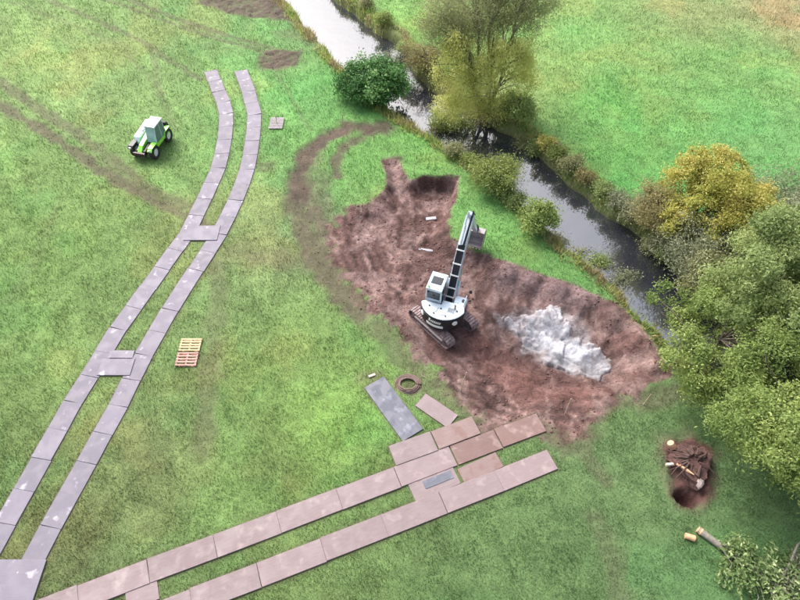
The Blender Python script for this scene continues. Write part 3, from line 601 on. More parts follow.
make_tree('grey_shrub', 'grey-green feathery shrub behind the big trees beside the golden tree', 'shrub', spot(752, 232), lobes_blob(3.2, 2.4, .3, 3.6, 7, .45, 7), 'leaf_grey', 170, 90, .38, .17, .32, [(.2, .1, 2.8), (-1, .2, 2.5), (1, .2, 2.5)], trunk_r=.08, limbs=60, group=gS)
make_tree('olive_shrub', 'brownish olive shrub at the left foot of the golden tree', 'shrub', spot(650, 234), lobes_blob(1.9, 1.6, .2, 3.0, 6, .5, 8), 'leaf_brown', 120, 80, .30, .16, .35, [(.2, .1, 2.2), (-.5, .2, 2)], trunk_r=.06, limbs=40, group=gS)
make_tree('olive_shrub', 'pale grey-green shrub on the far bank below the golden tree', 'shrub', spot(694, 266), lobes_blob(2.3, 1.8, .2, 2.7, 7, .5, 9), 'leaf_grey', 150, 90, .32, .17, .35, [(.2, .1, 2.4), (-.7, .2, 2.2)], trunk_r=.07, limbs=50, group=gS)
make_tree('olive_shrub', 'low olive shrub overhanging the dark water by the big trees', 'shrub', spot(706, 305), lobes_blob(1.9, 1.7, .1, 2.4, 6, .5, 10), 'leaf_olive', 110, 90, .30, .17, .4, [(.2, .1, 1.8), (-.5, .2, 1.6)], trunk_r=.06, limbs=30, group=gS)
make_tree('olive_shrub', 'small pale shrub left of the golden tree on the field edge', 'shrub', spot(640, 218), lobes_blob(1.3, 1.1, .1, 2.0, 5, .5, 11), 'leaf_grey', 60, 60, .28, .15, .35, [(.1, .1, 1.5)], trunk_r=.04, limbs=26, group=gS)
# willow at the top centre
wb = spot(484, 132)
low_l = [(-2.7, .2, 5.6, 1.5, 1.3, 2.4), (-2.2, -.8, 2.8, 1.7, 1.2, 2.0), (1.0, .1, 6.4, 1.9, 1.3, 1.4), (.3, -.5, 2.4, 1.3, 1.0, 1.3), (-1.0, -.3, 4.6, 1.4, 1.2, 2.0), (2.3, .4, 5.0, .9, .9, 1.8)]
make_tree('willow_tree', 'yellow-green drooping willow over the dark pool at the top', 'tree', wb, low_l, 'leaf_willow', 300, 130, .28, .16, .3, [(-1.6, .1, 5.8), (-.2, .2, 7.6), (1.2, .3, 6.8), (.4, -.2, 4.2)], trunk_r=.17, limbs=70, droop=.9, low=-.6)
make_tree('willow_tree', 'tall thin-leaved olive tree standing behind the drooping willow', 'tree', spot(476, 104), [(-3.0, .3, 6.8, 1.9, 1.6, 2.4), (-.2, .4, 7.6, 2.3, 1.9, 2.8), (2.6, .5, 7.6, 1.9, 1.7, 2.6), (-1.2, .1, 6.0, 2.4, 1.6, 1.3), (4.0, .4, 8.6, 1.1, 1.2, 1.8), (1.4, .3, 9.4, 2.2, 1.5, 1.6)], 'leaf_olive', 440, 130, .42, .14, .3, [(-3.0, .2, 7.6), (-.9, .2, 8.8), (1.0, .3, 9.4), (2.9, .3, 8.8)], trunk_r=.15, limbs=110, bark='bark_pale', low=-.7, inner=.3, lim_r=.024, bare=.5)
make_tree('laurel_bush', 'dense glossy dark green bush beside the river bend', 'bush', spot(374, 98), [(0, 0, 1.2, 2.4, 1.9, 1.5), (-1.4, .3, 1.1, 1.5, 1.5, 1.3), (1.3, -.3, 1.1, 1.6, 1.4, 1.3), (.3, .9, 1.5, 1.9, 1.2, 1.4)], 'leaf_dark', 240, 90, .28, .23, .42, [(.1, .1, 1.6), (-.8, .2, 1.4), (.9, -.2, 1.4)], trunk_r=.08, limbs=30, group=gS)
make_tree('grey_shrub', 'bare grey-leaved shrub behind the dark green bush', 'shrub', spot(392, 84), lobes_blob(2.3, 1.2, .3, 2.6, 6, .5, 13), 'leaf_grey', 80, 60, .32, .14, .3, [(.1, .1, 2.0), (-.9, .2, 1.9)], trunk_r=.05, limbs=70, bare=.5, group=gS)
make_tree('bank_shrub', 'yellow-green shrub on the near bank below the dark pool', 'shrub', spot(492, 190), lobes_blob(1.5, 1.3, .1, 2.4, 6, .5, 14), 'leaf_lime', 95, 80, .28, .17, .35, [(.1, .1, 1.8), (-.4, .2, 1.6)], trunk_r=.05, limbs=30, group=gS)
make_tree('bank_shrub', 'leafy green shrub standing alone in the water edge', 'shrub', spot(535, 228), lobes_blob(1.05, 1.0, .1, 2.1, 5, .5, 15), 'leaf_bright', 70, 80, .25, .18, .4, [(.1, .1, 1.6)], trunk_r=.05, limbs=20, group=gS)
make_tree('bank_shrub', 'low yellow-green shrub left of the dark pool', 'shrub', spot(450, 132), lobes_blob(1.7, 1.0, .1, 1.7, 6, .5, 16), 'leaf_lime', 80, 70, .27, .17, .35, [(.1, .1, 1.3)], trunk_r=.05, limbs=20, group=gS)
make_tree('bank_shrub', 'green shrub at the right foot of the willow', 'shrub', spot(512, 134), lobes_blob(1.4, 1.2, .1, 1.9, 6, .5, 17), 'leaf_bright', 90, 70, .27, .17, .38, [(.1, .1, 1.4)], trunk_r=.05, limbs=20, group=gS)
make_tree('bank_shrub', 'small bright yellow shrub on the far bank', 'shrub', spot(541, 163), lobes_blob(.65, .6, .05, 1.0, 4, .5, 18), 'leaf_yellow', 30, 60, .18, .14, .5, [(.05, .05, .8)], trunk_r=.03, limbs=10, group=gS)
make_tree('bank_shrub', 'brown thicket between the willow and the dark bush', 'shrub', spot(424, 84), lobes_blob(1.7, 1.3, .1, 2.2, 6, .5, 19), 'leaf_brown', 80, 70, .3, .16, .35, [(.1, .1, 1.6)], trunk_r=.05, limbs=30, group=gS)
fb = [(520, 152), (533, 160), (552, 172), (566, 184), (580, 196), (596, 208), (610, 220), (622, 230), (404, 60), (385, 40), (366, 22), (348, 6), (505, 192), (560, 240), (580, 256), (515, 205), (470, 165), (455, 155), (435, 135), (598, 268), (620, 286), (650, 258), (662, 268)]
fl = ['leaf_olive', 'leaf_big', 'leaf_lime', 'leaf_olive', 'leaf_brown', 'leaf_big', 'leaf_grey']
where = ['far bank'] * 8 + ['upper far bank'] * 4 + ['near bank'] * 7 + ['near bank'] * 2 + ['far bank'] * 2
for i, (px, py) in enumerate(fb):
    s = .42 + .33 * rng.random()
    make_tree('bank_bush', f'scrubby low bush on the {where[i]} of the river, {ORD[sum(1 for q, p_ in enumerate(fb) if where[q] == where[i] and p_[0] < px)]} from the left', 'bush', spot(px, py), lobes_blob(1.0 * s, .9 * s, .05, 1.3 * s, 4, .5, 30 + i), fl[i % 7], 34, 55, .22, .15, .38, [(.05, .05, .9 * s)], trunk_r=.03, limbs=10, group='low scrubby bushes on the ' + where[i])

# ------------------------------------------------------------------ excavator
EX = at(443, 322); EXH = R(-20)
ex = tag(empty('excavator', EX, EXH), 'white tracked excavator with black counterweight on the red soil', 'excavator')
def arc(r, a0, a1, n): return [(r * math.cos(R(a0 + (a1 - a0) * i / n)), r * math.sin(R(a0 + (a1 - a0) * i / n))) for i in range(n + 1)]
TR = R(61)
def rz(x, y, a): return (x * math.cos(a) - y * math.sin(a), x * math.sin(a) + y * math.cos(a))
tr_len, tr_h, tr_w, gauge = 3.5, .80, .58, 1.95
def track_mesh():
    b = MB(); r = tr_h / 2 - .03; s = tr_len / 2 - r - .03; per = 4 * s + 2 * math.pi * r; n = 46
    for i in range(n):
        q = per * i / n
        if q < 2 * s: y, z, a = -s + q, tr_h / 2 + r, 0
        elif q < 2 * s + math.pi * r: t = (q - 2 * s) / r; y, z, a = s + math.sin(t) * r, tr_h / 2 + math.cos(t) * r, -t
        elif q < 4 * s + math.pi * r: y, z, a = s - (q - 2 * s - math.pi * r), tr_h / 2 - r, math.pi
        else: t = (q - 4 * s - math.pi * r) / r; y, z, a = -s - math.sin(t) * r, tr_h / 2 - math.cos(t) * r, math.pi - t
        Mx = rotM('X', a)
        b.box((0, y, z), (tr_w, per / n * .93, .035), Mx); off = Mx @ Vector((0, -.05, .032)); b.box((0, y + off.y, z + off.z), (tr_w, .022, .036), Mx)
    # solid inner chain
    prof = [(-s + 0, tr_h / 2 + r - .04)]; 
    prof = [(s + math.sin(t) * (r - .03), tr_h / 2 + math.cos(t) * (r - .03)) for t in np.linspace(0, math.pi, 9)] + [(-s - math.sin(t) * (r - .03), tr_h / 2 - math.cos(t) * (r - .03)) for t in np.linspace(0, math.pi, 9)]
    b.prism(prof, -.09, .09); return b
trk0 = None
for sx in (-1, 1):
    x, y = rz(sx * gauge / 2, 0, TR)
    tk = track_mesh().build('track', M['track_steel'], ex, (x, y, 0), (0, 0, TR))
    fr = MB(); fr.prism([(-1.25, .22), (1.25, .22), (1.3, .5), (-1.3, .5)], -.19, .19); fr.build('track_frame', M['stone'], tk, bevel=.03)
    MB().prism([(-1.2, .40), (1.2, .40), (1.2, .53), (-1.2, .53)], sx * .19, sx * .30).build('side_rail', M['rail_dust'], tk, bevel=.015)
    for yy, nm in ((1.28, 'idler'), (-1.28, 'sprocket')):
        MB().tube([(-.2, yy, tr_h / 2), (.2, yy, tr_h / 2)], .27, 18).tube([(sx * .2, yy, tr_h / 2), (sx * .25, yy, tr_h / 2)], .12, 12).build(nm, M['steel_worn'], tk, smooth=True)
    for yy in (-.75, -.38, 0, .38, .75): MB().tube([(-.2, yy, .17), (.2, yy, .17)], .105, 12).build('roller', M['steel_worn'], tk, smooth=True)
b = MB().box((0, 0, .55), (1.3, 1.15, .42)); 
o = b.build('car_body', M['steel_worn'], ex, (0, 0, 0), (0, 0, TR), bevel=.05)
MB().tube([(0, 0, .74), (0, 0, 1.0)], .52, 28).build('slew_ring', M['black_paint'], ex, smooth=True)
Z0 = 1.0
outl = arc(1.36, 205, 335, 22) + [(1.18, .95), (.85, 1.12), (-.85, 1.12), (-1.18, .95)]
MB().prism(outl, Z0, Z0 + .16, 'z').build('deck', M['black_paint'], ex, bevel=.02)
# counterweight, lettering, plate and lamps
cwp = arc(1.40, 200, 340, 26) + arc(.80, 340, 200, 16)
cw = MB().prism(cwp, Z0 + .10, Z0 + .98, 'z').build('counterweight', M['black_paint'], ex, bevel=.05, smooth=True)
def curved_strip(b, a0, a1, z0, z1, slant=0, r=1.408, th=.012, n=4):
    v = []; f = []
    for i in range(n + 1):
        for (rr, zz, sl_) in ((r, z0, 0), (r, z1, slant), (r + th, z1, slant), (r + th, z0, 0)):
            a = R(a0 + (a1 - a0) * i / n + sl_); v.append((rr * math.cos(a), rr * math.sin(a), zz))
    for i in range(n):
        for k_ in range(4): f.append((i * 4 + k_, i * 4 + (k_ + 1) % 4, i * 4 + 4 + (k_ + 1) % 4, i * 4 + 4 + k_))
    f += [(3, 2, 1, 0), (n * 4, n * 4 + 1, n * 4 + 2, n * 4 + 3)]; b.add(v, f)
M['mark_white'] = surf('white_mark', (.75, .75, .74), .5, .06, 6, 30, 0)
for a0, wd_, hh in ((240, 4.6, .20), (246, 3.0, .14), (250.2, 3.2, .14), (254.6, 3.4, .15), (259, 3.2, .14), (263.4, 3.0, .14), (267.6, 3.4, .14)):
    b = MB(); curved_strip(b, a0 + 6, a0 + 6 + wd_ * .93, Z0 + .62, Z0 + .62 + hh * 1.3, 1.6); b.build('letter_mark', M['mark_white'], cw)
b = MB(); curved_strip(b, 240, 284, Z0 + .26, Z0 + .46, 0, n=10); b.build('white_plate', M['mark_white'], cw)
for a0 in (221, 312):
    a = R(a0); c = Vector((math.cos(a), math.sin(a), 0))
    MB().tube([c * 1.38 + Vector((0, 0, Z0 + .66)), c * 1.45 + Vector((0, 0, Z0 + .66))], [.17, .15], 18).build('rear_lamp', M['mark_white'], cw, smooth=True)
# hood on top of counterweight and engine
hood = arc(1.36, 198, 342, 24) + [(1.14, .05), (-.1, .05), (-.1, -.3), (-1.14, -.3)]
hd_ = MB().prism(hood, Z0 + .99, Z0 + 1.07, 'z').build('engine_hood', M['white_paint'], ex, bevel=.025)
MB().prism(arc(1.30, 200, 340, 20) + [(1.12, .03), (-.12, .03), (-.12, -.32), (-1.12, -.32)], Z0 + .14, Z0 + .985, 'z').build('engine_bay', M['white_paint'], ex)
for (x, y, sx_, sy_) in ((.55, -.55, .5, .34), (-.45, -.75, .42, .3), (.1, -.95, .3, .2)):
    MB().box((x, y, Z0 + 1.085), (sx_, sy_, .04)).build('hood_panel', M['white_paint'], hd_, bevel=.012)
for (x, y) in ((-.05, -.62), (.88, -.5), (-.75, -.62), (.35, -1.05), (-.35, -1.05)): MB().tube([(x, y, Z0 + 1.05), (x, y, Z0 + 1.13)], .045, 10).build('hood_cap', M['black_paint'], hd_)
MB().tube([(.72, -.35, Z0 + 1.05), (.72, -.35, Z0 + 1.38), (.72, -.42, Z0 + 1.46)], .05, 10).build('exhaust_pipe', M['steel_worn'], hd_, smooth=True)
for k_ in range(5): MB().box((.55, -.67 + k_ * .06, Z0 + 1.112), (.4, .022, .012)).build('vent_slot', M['black_paint'], hd_)
# right hand tank box
tb = MB().prism([(-.1, Z0 + .16), (1.02, Z0 + .16), (1.08, Z0 + .5), (.85, Z0 + .78), (-.1, Z0 + .82)], .46, 1.15).build('tank_box', M['white_paint'], ex, bevel=.05, smooth=True)
MB().tube([(.98, .55, Z0 + .78), (.98, .55, Z0 + .9)], .09, 14).build('filler_cap', M['black_paint'], tb, smooth=True)
b = MB()
for yy in (0, .4, .8): b.tube([(1.1, yy, Z0 + .8), (1.1, yy, Z0 + 1.12)], .018, 6)
b.tube([(1.1, 0, Z0 + 1.12), (1.1, .8, Z0 + 1.12)], .018, 6); b.build('handrail', M['white_paint'], tb)
MB().tube([(1.12, .95, Z0 + .8), (1.26, 1.0, Z0 + 1.2)], .016, 6).box((1.26, 1.0, Z0 + 1.28), (.17, .05, .24)).build('mirror', M['black_paint'], tb)
# cab
CX0, CX1, CY0, CY1, CZ0, CZ1 = -1.14, -.18, -.22, 1.22, Z0 + .16, Z0 + 2.1
cab = MB()
cab.prism([(CY0, CZ0), (CY1, CZ0), (CY1 + .02, CZ0 + .5), (CY0, CZ0 + .5)], CX0, CX1)
cab.box(((CX0 + CX1) / 2, (CY0 + CY1) / 2 - .05, CZ1 - .05), (CX1 - CX0, CY1 - CY0 - .10, .10))
for x in (CX0 + .05, CX1 - .05):
    cab.tube([(x, CY0 + .05, CZ0 + .4), (x, CY0 + .05, CZ1 - .04)], .06, 8); cab.tube([(x, CY1 - .04, CZ0 + .4), (x, CY1 - .14, CZ1 - .04)], .05, 8); cab.tube([(x, .45, CZ0 + .4), (x, .45, CZ1 - .04)], .045, 8)
cab.box(((CX0 + CX1) / 2, CY0 + .04, CZ0 + .76), (CX1 - CX0 - .02, .07, .62)); cab.box(((CX0 + CX1) / 2, CY0 + .04, CZ1 - .13), (CX1 - CX0 - .02, .07, .16))
cab = cab.build('cab', M['white_paint'], ex, bevel=.018)
mx_ = (CX0 + CX1) / 2
MB().box((mx_, CY0 + .02, CZ0 + 1.42), (.74, .05, .62)).build('rear_window', M['glass_dark'], cab, bevel=.01)
MB().box((mx_, CY1 - .05, CZ0 + 1.15), (.80, .03, 1.25), rotM('X', R(4))).build('windscreen', M['glass_dark'], cab)
for x in (CX0 + .03, CX1 - .03):
    MB().box((x, .13, CZ0 + 1.15), (.03, .58, 1.3)).build('side_window', M['glass_dark'], cab); MB().box((x, .80, CZ0 + 1.15), (.03, .62, 1.3)).build('side_window', M['glass_dark'], cab)
MB().box((mx_, .50, CZ1 + .012), (.62, .55, .03)).build('roof_hatch', M['glass_dark'], cab, bevel=.008)
b = MB()
for x in (CX0 + .1, CX1 - .1): b.tube([(x, -.05, CZ1), (x, -.05, CZ1 + .1), (x, 1.0, CZ1 + .1), (x, 1.0, CZ1)], .02, 6)
b.tube([(CX0 + .1, 1.0, CZ1 + .1), (CX1 - .1, 1.0, CZ1 + .1)], .02, 6); b.build('roof_guard', M['white_paint'], cab)
MB().tube([(CX0 + .15, -.1, CZ1), (CX0 + .15, -.1, CZ1 + .16)], .05, 12).build('beacon', M['lime'], cab, smooth=True)
# boom (y forward, z up in machine axes)
bx = .12
BOOM = [(.55, Z0 + .35), (2.05, 3.62), (3.95, 5.4)]      # pivot, elbow, tip
def limb_prof(P, wds):
    up, dn = [], []
    for i, p in enumerate(P):
        a = Vector(P[max(i - 1, 0)]); c = Vector(P[min(i + 1, len(P) - 1)]); t = (c - a).normalized(); n = Vector((-t.y, t.x)); up.append(Vector(p) + n * wds[i]); dn.append(Vector(p) - n * wds[i])
    return [tuple(q) for q in up + dn[::-1]]
bp_pts = [BOOM[0], (1.25, 2.25), (1.95, 3.45), (2.6, 4.3), BOOM[2]]
boom = MB().prism(limb_prof(bp_pts, [.16, .27, .31, .27, .15]), bx - .24, bx + .24).build('boom', M['white_paint'], ex, bevel=.025)
def off_path(P, wds, e): 
    up = limb_prof(P, [x + e for x in wds])[:len(P)]; return up
top = off_path(bp_pts, [.16, .27, .31, .27, .15], .035)
for k_, xo in enumerate((-.16, -.08, 0, .08, .16)): MB().tube([(bx + xo, y, z) for y, z in top[0:4]], .034, 7).build('hose', M['rubber_hose'], boom, smooth=True)
b = MB(); q = off_path(bp_pts, [.16, .27, .31, .27, .15], .004)[:4]
for (y0, z0), (y1, z1) in zip(q[:-1], q[1:]): b.add([(bx - .205, y0, z0), (bx + .205, y0, z0), (bx + .205, y1, z1), (bx - .205, y1, z1)], [(0, 1, 2, 3)])
b.build('hose_tray', M['rubber_hose'], boom)
for t, ii in ((.35, 0), (.85, 0), (.45, 1), (.98, 1), (.7, 2)):
    a, c = Vector(top[ii]), Vector(top[ii + 1]); p = a.lerp(c, t); an = math.atan2(c.y - a.y, c.x - a.x)
    MB().box((bx, p.x, p.y + .02), (.50, .085, .06), rotM('X', an)).build('hose_clamp', M['mark_white'], boom)
def ram(name, p0, p1, r, frac, parent, x):
    a, c = Vector((x, p0[0], p0[1])), Vector((x, p1[0], p1[1])); mid = a.lerp(c, frac)
    o = MB().tube([a, mid], r, 12).build(name, M['white_paint'], parent, smooth=True); MB().tube([mid, c], r * .55, 10).build('ram_rod', M['chrome'], o, smooth=True)
ram('boom_ram', (1.0, Z0 + .25), (1.85, 3.05), .075, .62, ex, bx - .32); ram('boom_ram', (1.0, Z0 + .25), (1.85, 3.05), .075, .62, ex, bx + .32)
ARM0, ARM1 = (3.95, 5.4), (6.15, 2.0)
at_ = (Vector(ARM1) - Vector(ARM0)).normalized(); head = Vector(ARM0) - at_ * .55
ap = [tuple(head), ARM0, (4.35, 4.78), (5.4, 3.16), ARM1]
arm = MB().prism(limb_prof(ap, [.10, .22, .20, .15, .10]), bx - .13, bx + .13).build('arm', M['white_paint'], ex, bevel=.02)
ram('arm_ram', (2.25, 4.6), (head.x + .02, head.y + .06), .085, .6, ex, bx - .09); 
MB().tube([(bx + .1, 2.3, 4.6), (bx + .12, 3.2, 5.4), (bx + .12, 3.9, 5.85), (bx + .1, 4.4, 5.2)], .035, 8).build('hose', M['rubber_hose'], boom, smooth=True)
MB().tube([(bx + .16, 2.3, 4.55), (bx + .17, 3.2, 5.3), (bx + .17, 3.85, 5.75), (bx + .15, 4.5, 5.0)], .03, 8).build('hose', M['rubber_hose'], boom, smooth=True)
ram('bucket_ram', (4.45, 5.0), (5.95, 2.75), .07, .6, ex, bx)
MB().prism([(5.9, 2.72), (6.02, 2.78), (6.52, 1.98), (6.42, 1.9)], bx - .15, bx + .15).build('bucket_link', M['black_paint'], ex, bevel=.015)
# bucket: open shell with sides and teeth
bw = .62; prof_o = [(6.05, 2.05), (6.55, 2.0), (6.72, 1.55), (6.58, 1.1), (6.15, .92), (5.70, 1.02)]; prof_i = [(6.10, 1.98), (6.50, 1.94), (6.65, 1.55), (6.53, 1.16), (6.15, .99), (5.72, 1.06)]
bk = MB(); bk.prism(prof_o + prof_i[::-1], bx - bw, bx + bw); bk.prism(prof_o, bx - bw, bx - bw + .03); bk.prism(prof_o, bx + bw - .03, bx + bw)
bk = bk.build('bucket', M['bucket_steel'], ex)
for k_ in range(6): MB().box((bx - bw + .1 + k_ * (2 * bw - .2) / 5, 5.63, 1.03), (.09, .2, .05)).build('tooth', M['steel_worn'], bk, bevel=.01)
b = MB(); b.box((bx - .14, 6.25, 2.08), (.04, .35, .22)); b.box((bx + .14, 6.25, 2.08), (.04, .35, .22)); b.build('bucket_bracket', M['black_paint'], bk, bevel=.01)

# ------------------------------------------------------------------ telehandler
TC = at(153.5, 148); TH = R(180 - 13)
th = tag(empty('telehandler', TC, TH), 'lime green and white telehandler parked on the meadow', 'telehandler'); th.scale = (.90, .95, 1.0)
MB().prism([(-1.75, .5), (1.55, .5), (1.55, .85), (.9, .95), (-1.75, 1.0)], -.42, .42).build('chassis', M['black_paint'], th, bevel=.03)
ec = MB().prism([(-1.55, .72), (.75, .72), (.80, .95), (.55, 1.38), (-1.5, 1.50)], .38, .98).build('engine_cover', M['pale_cover'], th, bevel=.06, smooth=True)
for k_ in range(6): MB().box((.985, -.9 + k_ * .17, 1.12), (.02, .07, .28)).build('grille_slat', M['black_paint'], ec)
MB().box((.68, -.4, 1.465), (.4, .7, .02), rotM('X', R(-3))).build('cover_panel', M['glass_dark'], ec)
MB().prism([(-1.6, .62), (.75, .62), (.70, .98), (-1.6, .98)], -1.0, -.38).build('side_body', M['lime'], th, bevel=.05)
MB().prism([(-1.95, .7), (-1.55, .6), (-1.5, 1.35), (-1.9, 1.25)], -.75, .75).build('rear_weight', M['black_paint'], th, bevel=.06)
cb = MB()
cx0, cx1, cy0, cy1, cz0, cz1 = -1.02, -.16, -1.0, .55, .98, 2.2
cb.box(((cx0 + cx1) / 2, -.3, cz1), (cx1 - cx0 + .10, 1.32, .10))
for x in (cx0 + .04, cx1 - .04):
    cb.tube([(x, cy0 + .05, cz0), (x, -.82, cz1)], .045, 8); cb.tube([(x, cy1, cz0), (x, cy1 - .10, cz0 + .5), (x, .22, cz1)], .04, 8); cb.tube([(x, -.35, cz0), (x, -.35, cz1)], .035, 8)
cab2 = cb.build('cab', M['white_paint'], th, bevel=.015)
b = MB(); x0, x1 = cx0 + .06, cx1 - .06
b.add([(x0, cy1, cz0), (x1, cy1, cz0), (x1, cy1 - .1, cz0 + .5), (x0, cy1 - .1, cz0 + .5), (x0, .23, cz1 - .05), (x1, .23, cz1 - .05)], [(0, 1, 2, 3), (3, 2, 5, 4)])
M['glass_side'] = surf('side_glass', (.10, .17, .17), .06, .2, 2, 20, 0)
M['glass_painted_sky'] = surf('painted_sky_glass', (.34, .52, .50), .08, .2, 2, 20, 0)  # cyan-white base colour paints the sky reflection on the windscreen
b.build('windscreen', M['glass_painted_sky'], cab2)
b = MB(); b.add([(x0, -.9, cz0), (x1, -.9, cz0), (x1, -.82, cz1 - .05), (x0, -.82, cz1 - .05)], [(0, 1, 2, 3)]); b.build('rear_window', M['glass_dark'], cab2)
for x in (cx0 + .03, cx1 - .03):
    b = MB(); b.add([(x, -.9, cz0), (x, cy1 - .02, cz0), (x, cy1 - .12, cz0 + .5), (x, .2, cz1 - .05), (x, -.82, cz1 - .05)], [(0, 1, 2, 3, 4)]); b.build('side_window', M['glass_side'], cab2)
MB().box((-.59, -.3, cz1 + .055), (.5, .55, .025)).build('roof_panel', M['mark_white'], cab2, bevel=.01)
MB().tube([(-.3, -.75, cz1), (-.3, -.80, cz1 + .75)], .010, 5).build('aerial', M['black_paint'], cab2)
MB().tube([(-.85, -.72, cz1 + .04), (-.85, -.72, cz1 + .2)], .05, 12).build('beacon', M['mark_white'], cab2, smooth=True)
tbm = MB().prism([(-1.75, 1.42), (-1.5, 1.62), (1.25, 1.12), (1.75, .75), (1.62, .60), (1.15, .86), (-1.6, 1.3)], -.14, .24).build('boom', M['lime'], th, bevel=.025)
MB().prism([(-1.5, 1.64), (.35, 1.30), (.35, 1.285), (-1.5, 1.62)], -.10, .20).build('boom_top_plate', M['mark_white'], tbm)
MB().box((.05, 1.72, .62), (1.0, .10, .42)).build('fork_carriage', M['black_paint'], th, bevel=.02)
for k_ in range(7): MB().box((-.42 + k_ * .157, 1.80, .62), (.035, .03, .36)).build('carriage_bar', M['steel_worn'], th)
MB().box((.05, 1.80, .80), (1.05, .03, .05)).build('fork_bar', M['steel_worn'], th)
for sx in (-1, 1):
    for yy in (1.05, -1.15):
        rw = .52; prof = [(.16, .30), (.19, .40), (.19, .47), (.14, .515), (0, .53), (-.14, .515), (-.19, .47), (-.19, .40), (-.16, .30)]
        n = 28; v = []; f = []
        for i in range(n):
            a = 2 * math.pi * i / n
            for q, (ax, rr) in enumerate(prof):
                rr2 = rr + (.018 if (i % 2 and 2 <= q <= 6) else 0); v.append((ax, math.cos(a) * rr2, math.sin(a) * rr2))
        m_ = len(prof)
        for i in range(n):
            for q in range(m_ - 1): f.append((i * m_ + q, i * m_ + q + 1, ((i + 1) % n) * m_ + q + 1, ((i + 1) % n) * m_ + q))
        wh = empty('wheel', (sx * .86, yy, .53)); wh.parent = th
        MB().add(v, f).build('tyre', M['tyre'], wh)
        MB().tube([(-.12, 0, 0), (sx * .10, 0, 0)], .31, 20).tube([(sx * .10, 0, 0), (sx * .17, 0, 0)], [.14, .12], 14).build('rim', M['white_rim'], wh, smooth=True)
        MB().prism([(yy - .62, .95), (yy - .40, 1.12), (yy + .40, 1.12), (yy + .62, .95), (yy + .60, .92), (yy + .38, 1.085), (yy - .38, 1.085), (yy - .60, .92)], sx * .86 - .2, sx * .86 + .2).build('mudguard', M['lime'] if sx < 0 else M['black_paint'], th)
for x in (-.85, .85): MB().box((x, 1.62, 1.02), (.2, .10, .14)).build('headlight', M['mark_white'], th, bevel=.02)

# ------------------------------------------------------------------ pallets
def pallet(corners, m, label, nb=6, z=0, bw=.105):
    P = GP(corners); c = P.mean(0); e = ((P[1] - P[0]) + (P[2] - P[3])) / 2; f = ((P[0] - P[3]) + (P[1] - P[2])) / 2; W, L = np.hypot(*e), np.hypot(*f)
    r = tag(empty('pallet', (c[0], c[1], H(*c) - .005 + z), math.atan2(e[1], e[0])), label, 'pallet', 'wooden pallets left on the meadow')
    for k_ in range(3): MB().box((-W / 2 + .06 + k_ * (W - .12) / 2, 0, .06), (.10, L, .09)).build('bearer', M[m], r, bevel=.006, seg=1)
    first = None
    for k_ in range(nb):
        y = -L / 2 + .06 + k_ * (L - .12) / (nb - 1)
        MB().box((rng.normal(0, .006), y, .116 + .002 * (k_ % 2)), (W, bw + rng.normal(0, .006), .022), rotM('Z', rng.normal(0, .008))).build('board', M[m], r, bevel=.004, seg=1)
    for k_ in range(3): MB().box((0, -L / 2 + .06 + k_ * (L - .12) / 2, .0), (W, .1, .02)).build('bottom_board', M[m], r)
    return r
pallet([(182, 340), (203, 340), (200, 352.5), (179.3, 352.5)], 'pallet_new', 'pale yellow wooden pallet, upper of the two lying together', 5)
pallet([(179, 354), (199.7, 354), (196.8, 367.5), (175.5, 367.5)], 'pallet_red', 'reddish wooden pallet, lower of the two lying together', 5)
pallet([(271, 119), (284.5, 119), (282.5, 129.5), (269, 129.5)], 'pallet_grey', 'weathered grey pallet right of the curving trackway', 7, bw=.16)

# ------------------------------------------------------------------ stakes, boards, ring
def stake(px, py, h, label, lean=(0, 0)):
    p = at(px, py); o = MB().tube([(0, 0, -.2), (lean[0] * .5, lean[1] * .5, h * .5), (lean[0], lean[1], h)], [.032, .030, .024], 6).build('survey_stake', M['stake'], None, p, smooth=True)
    tag(o, label, 'stake', 'marker stakes round the dug area')
stake(343, 124, .9, 'thin pale stake at the top of the muddy loop'); stake(374, 141, .8, 'thin stake just below the small red soil heap'); stake(348, 153, .9, 'thin stake inside the muddy loop on bright grass')
stake(414, 175, .9, 'thin stake at the left corner of the upper cut'); stake(460, 392, 1.5, 'tall leaning stake below the excavator tracks', (.25, .35)); stake(565, 414, 1.5, 'tall stake at the near edge of the red soil', (.02, .1)); stake(277, 124, .8, 'thin stake behind the weathered grey pallet')
stake(643, 405, 1.0, 'dark thin stake standing beside the tall grass near the trees', (.15, .1))
for (px, py, L_, W_, an, lab) in ((431, 219, .75, .30, 10, 'white slab lying in the upper cut'), (426, 250, 1.0, .20, -10, 'long white board on the soil left of the boom'), (372, 376, .4, .14, 25, 'short white board behind the dark slate panel')):
    p = at(px, py); tag(MB().box((0, 0, .05), (L_, W_, .10)).build('white_board', M['split_wood'] if 'short' in lab else M['rock'], None, p + Vector((0, 0, .0)), (0.02, .03, R(an)), bevel=.02), lab, 'board')
p = at(408, 385); rg = tag(empty('pipe_coil', p), 'muddy brown coil of pipe lying on the grass behind the loose pale panel', 'coil')
M['pipe'] = surf('muddy_pipe', (.17, .12, .105), .8, .3, 4, 30, .4, dust=(.12, .07, .055), dust_amt=.6, dust_scale=4)
for k_ in range(4):
    r_ = .72 - .085 * k_; pth = [(math.cos(a) * r_ + rng.normal(0, .012), math.sin(a) * r_ * .85 + rng.normal(0, .012), .05 + .03 * k_ + .05 * math.sin(a + k_)) for a in np.linspace(0, 6.1, 25)]
    MB().tube(pth, .048, 7).build('loop', M['pipe'], rg, smooth=True)

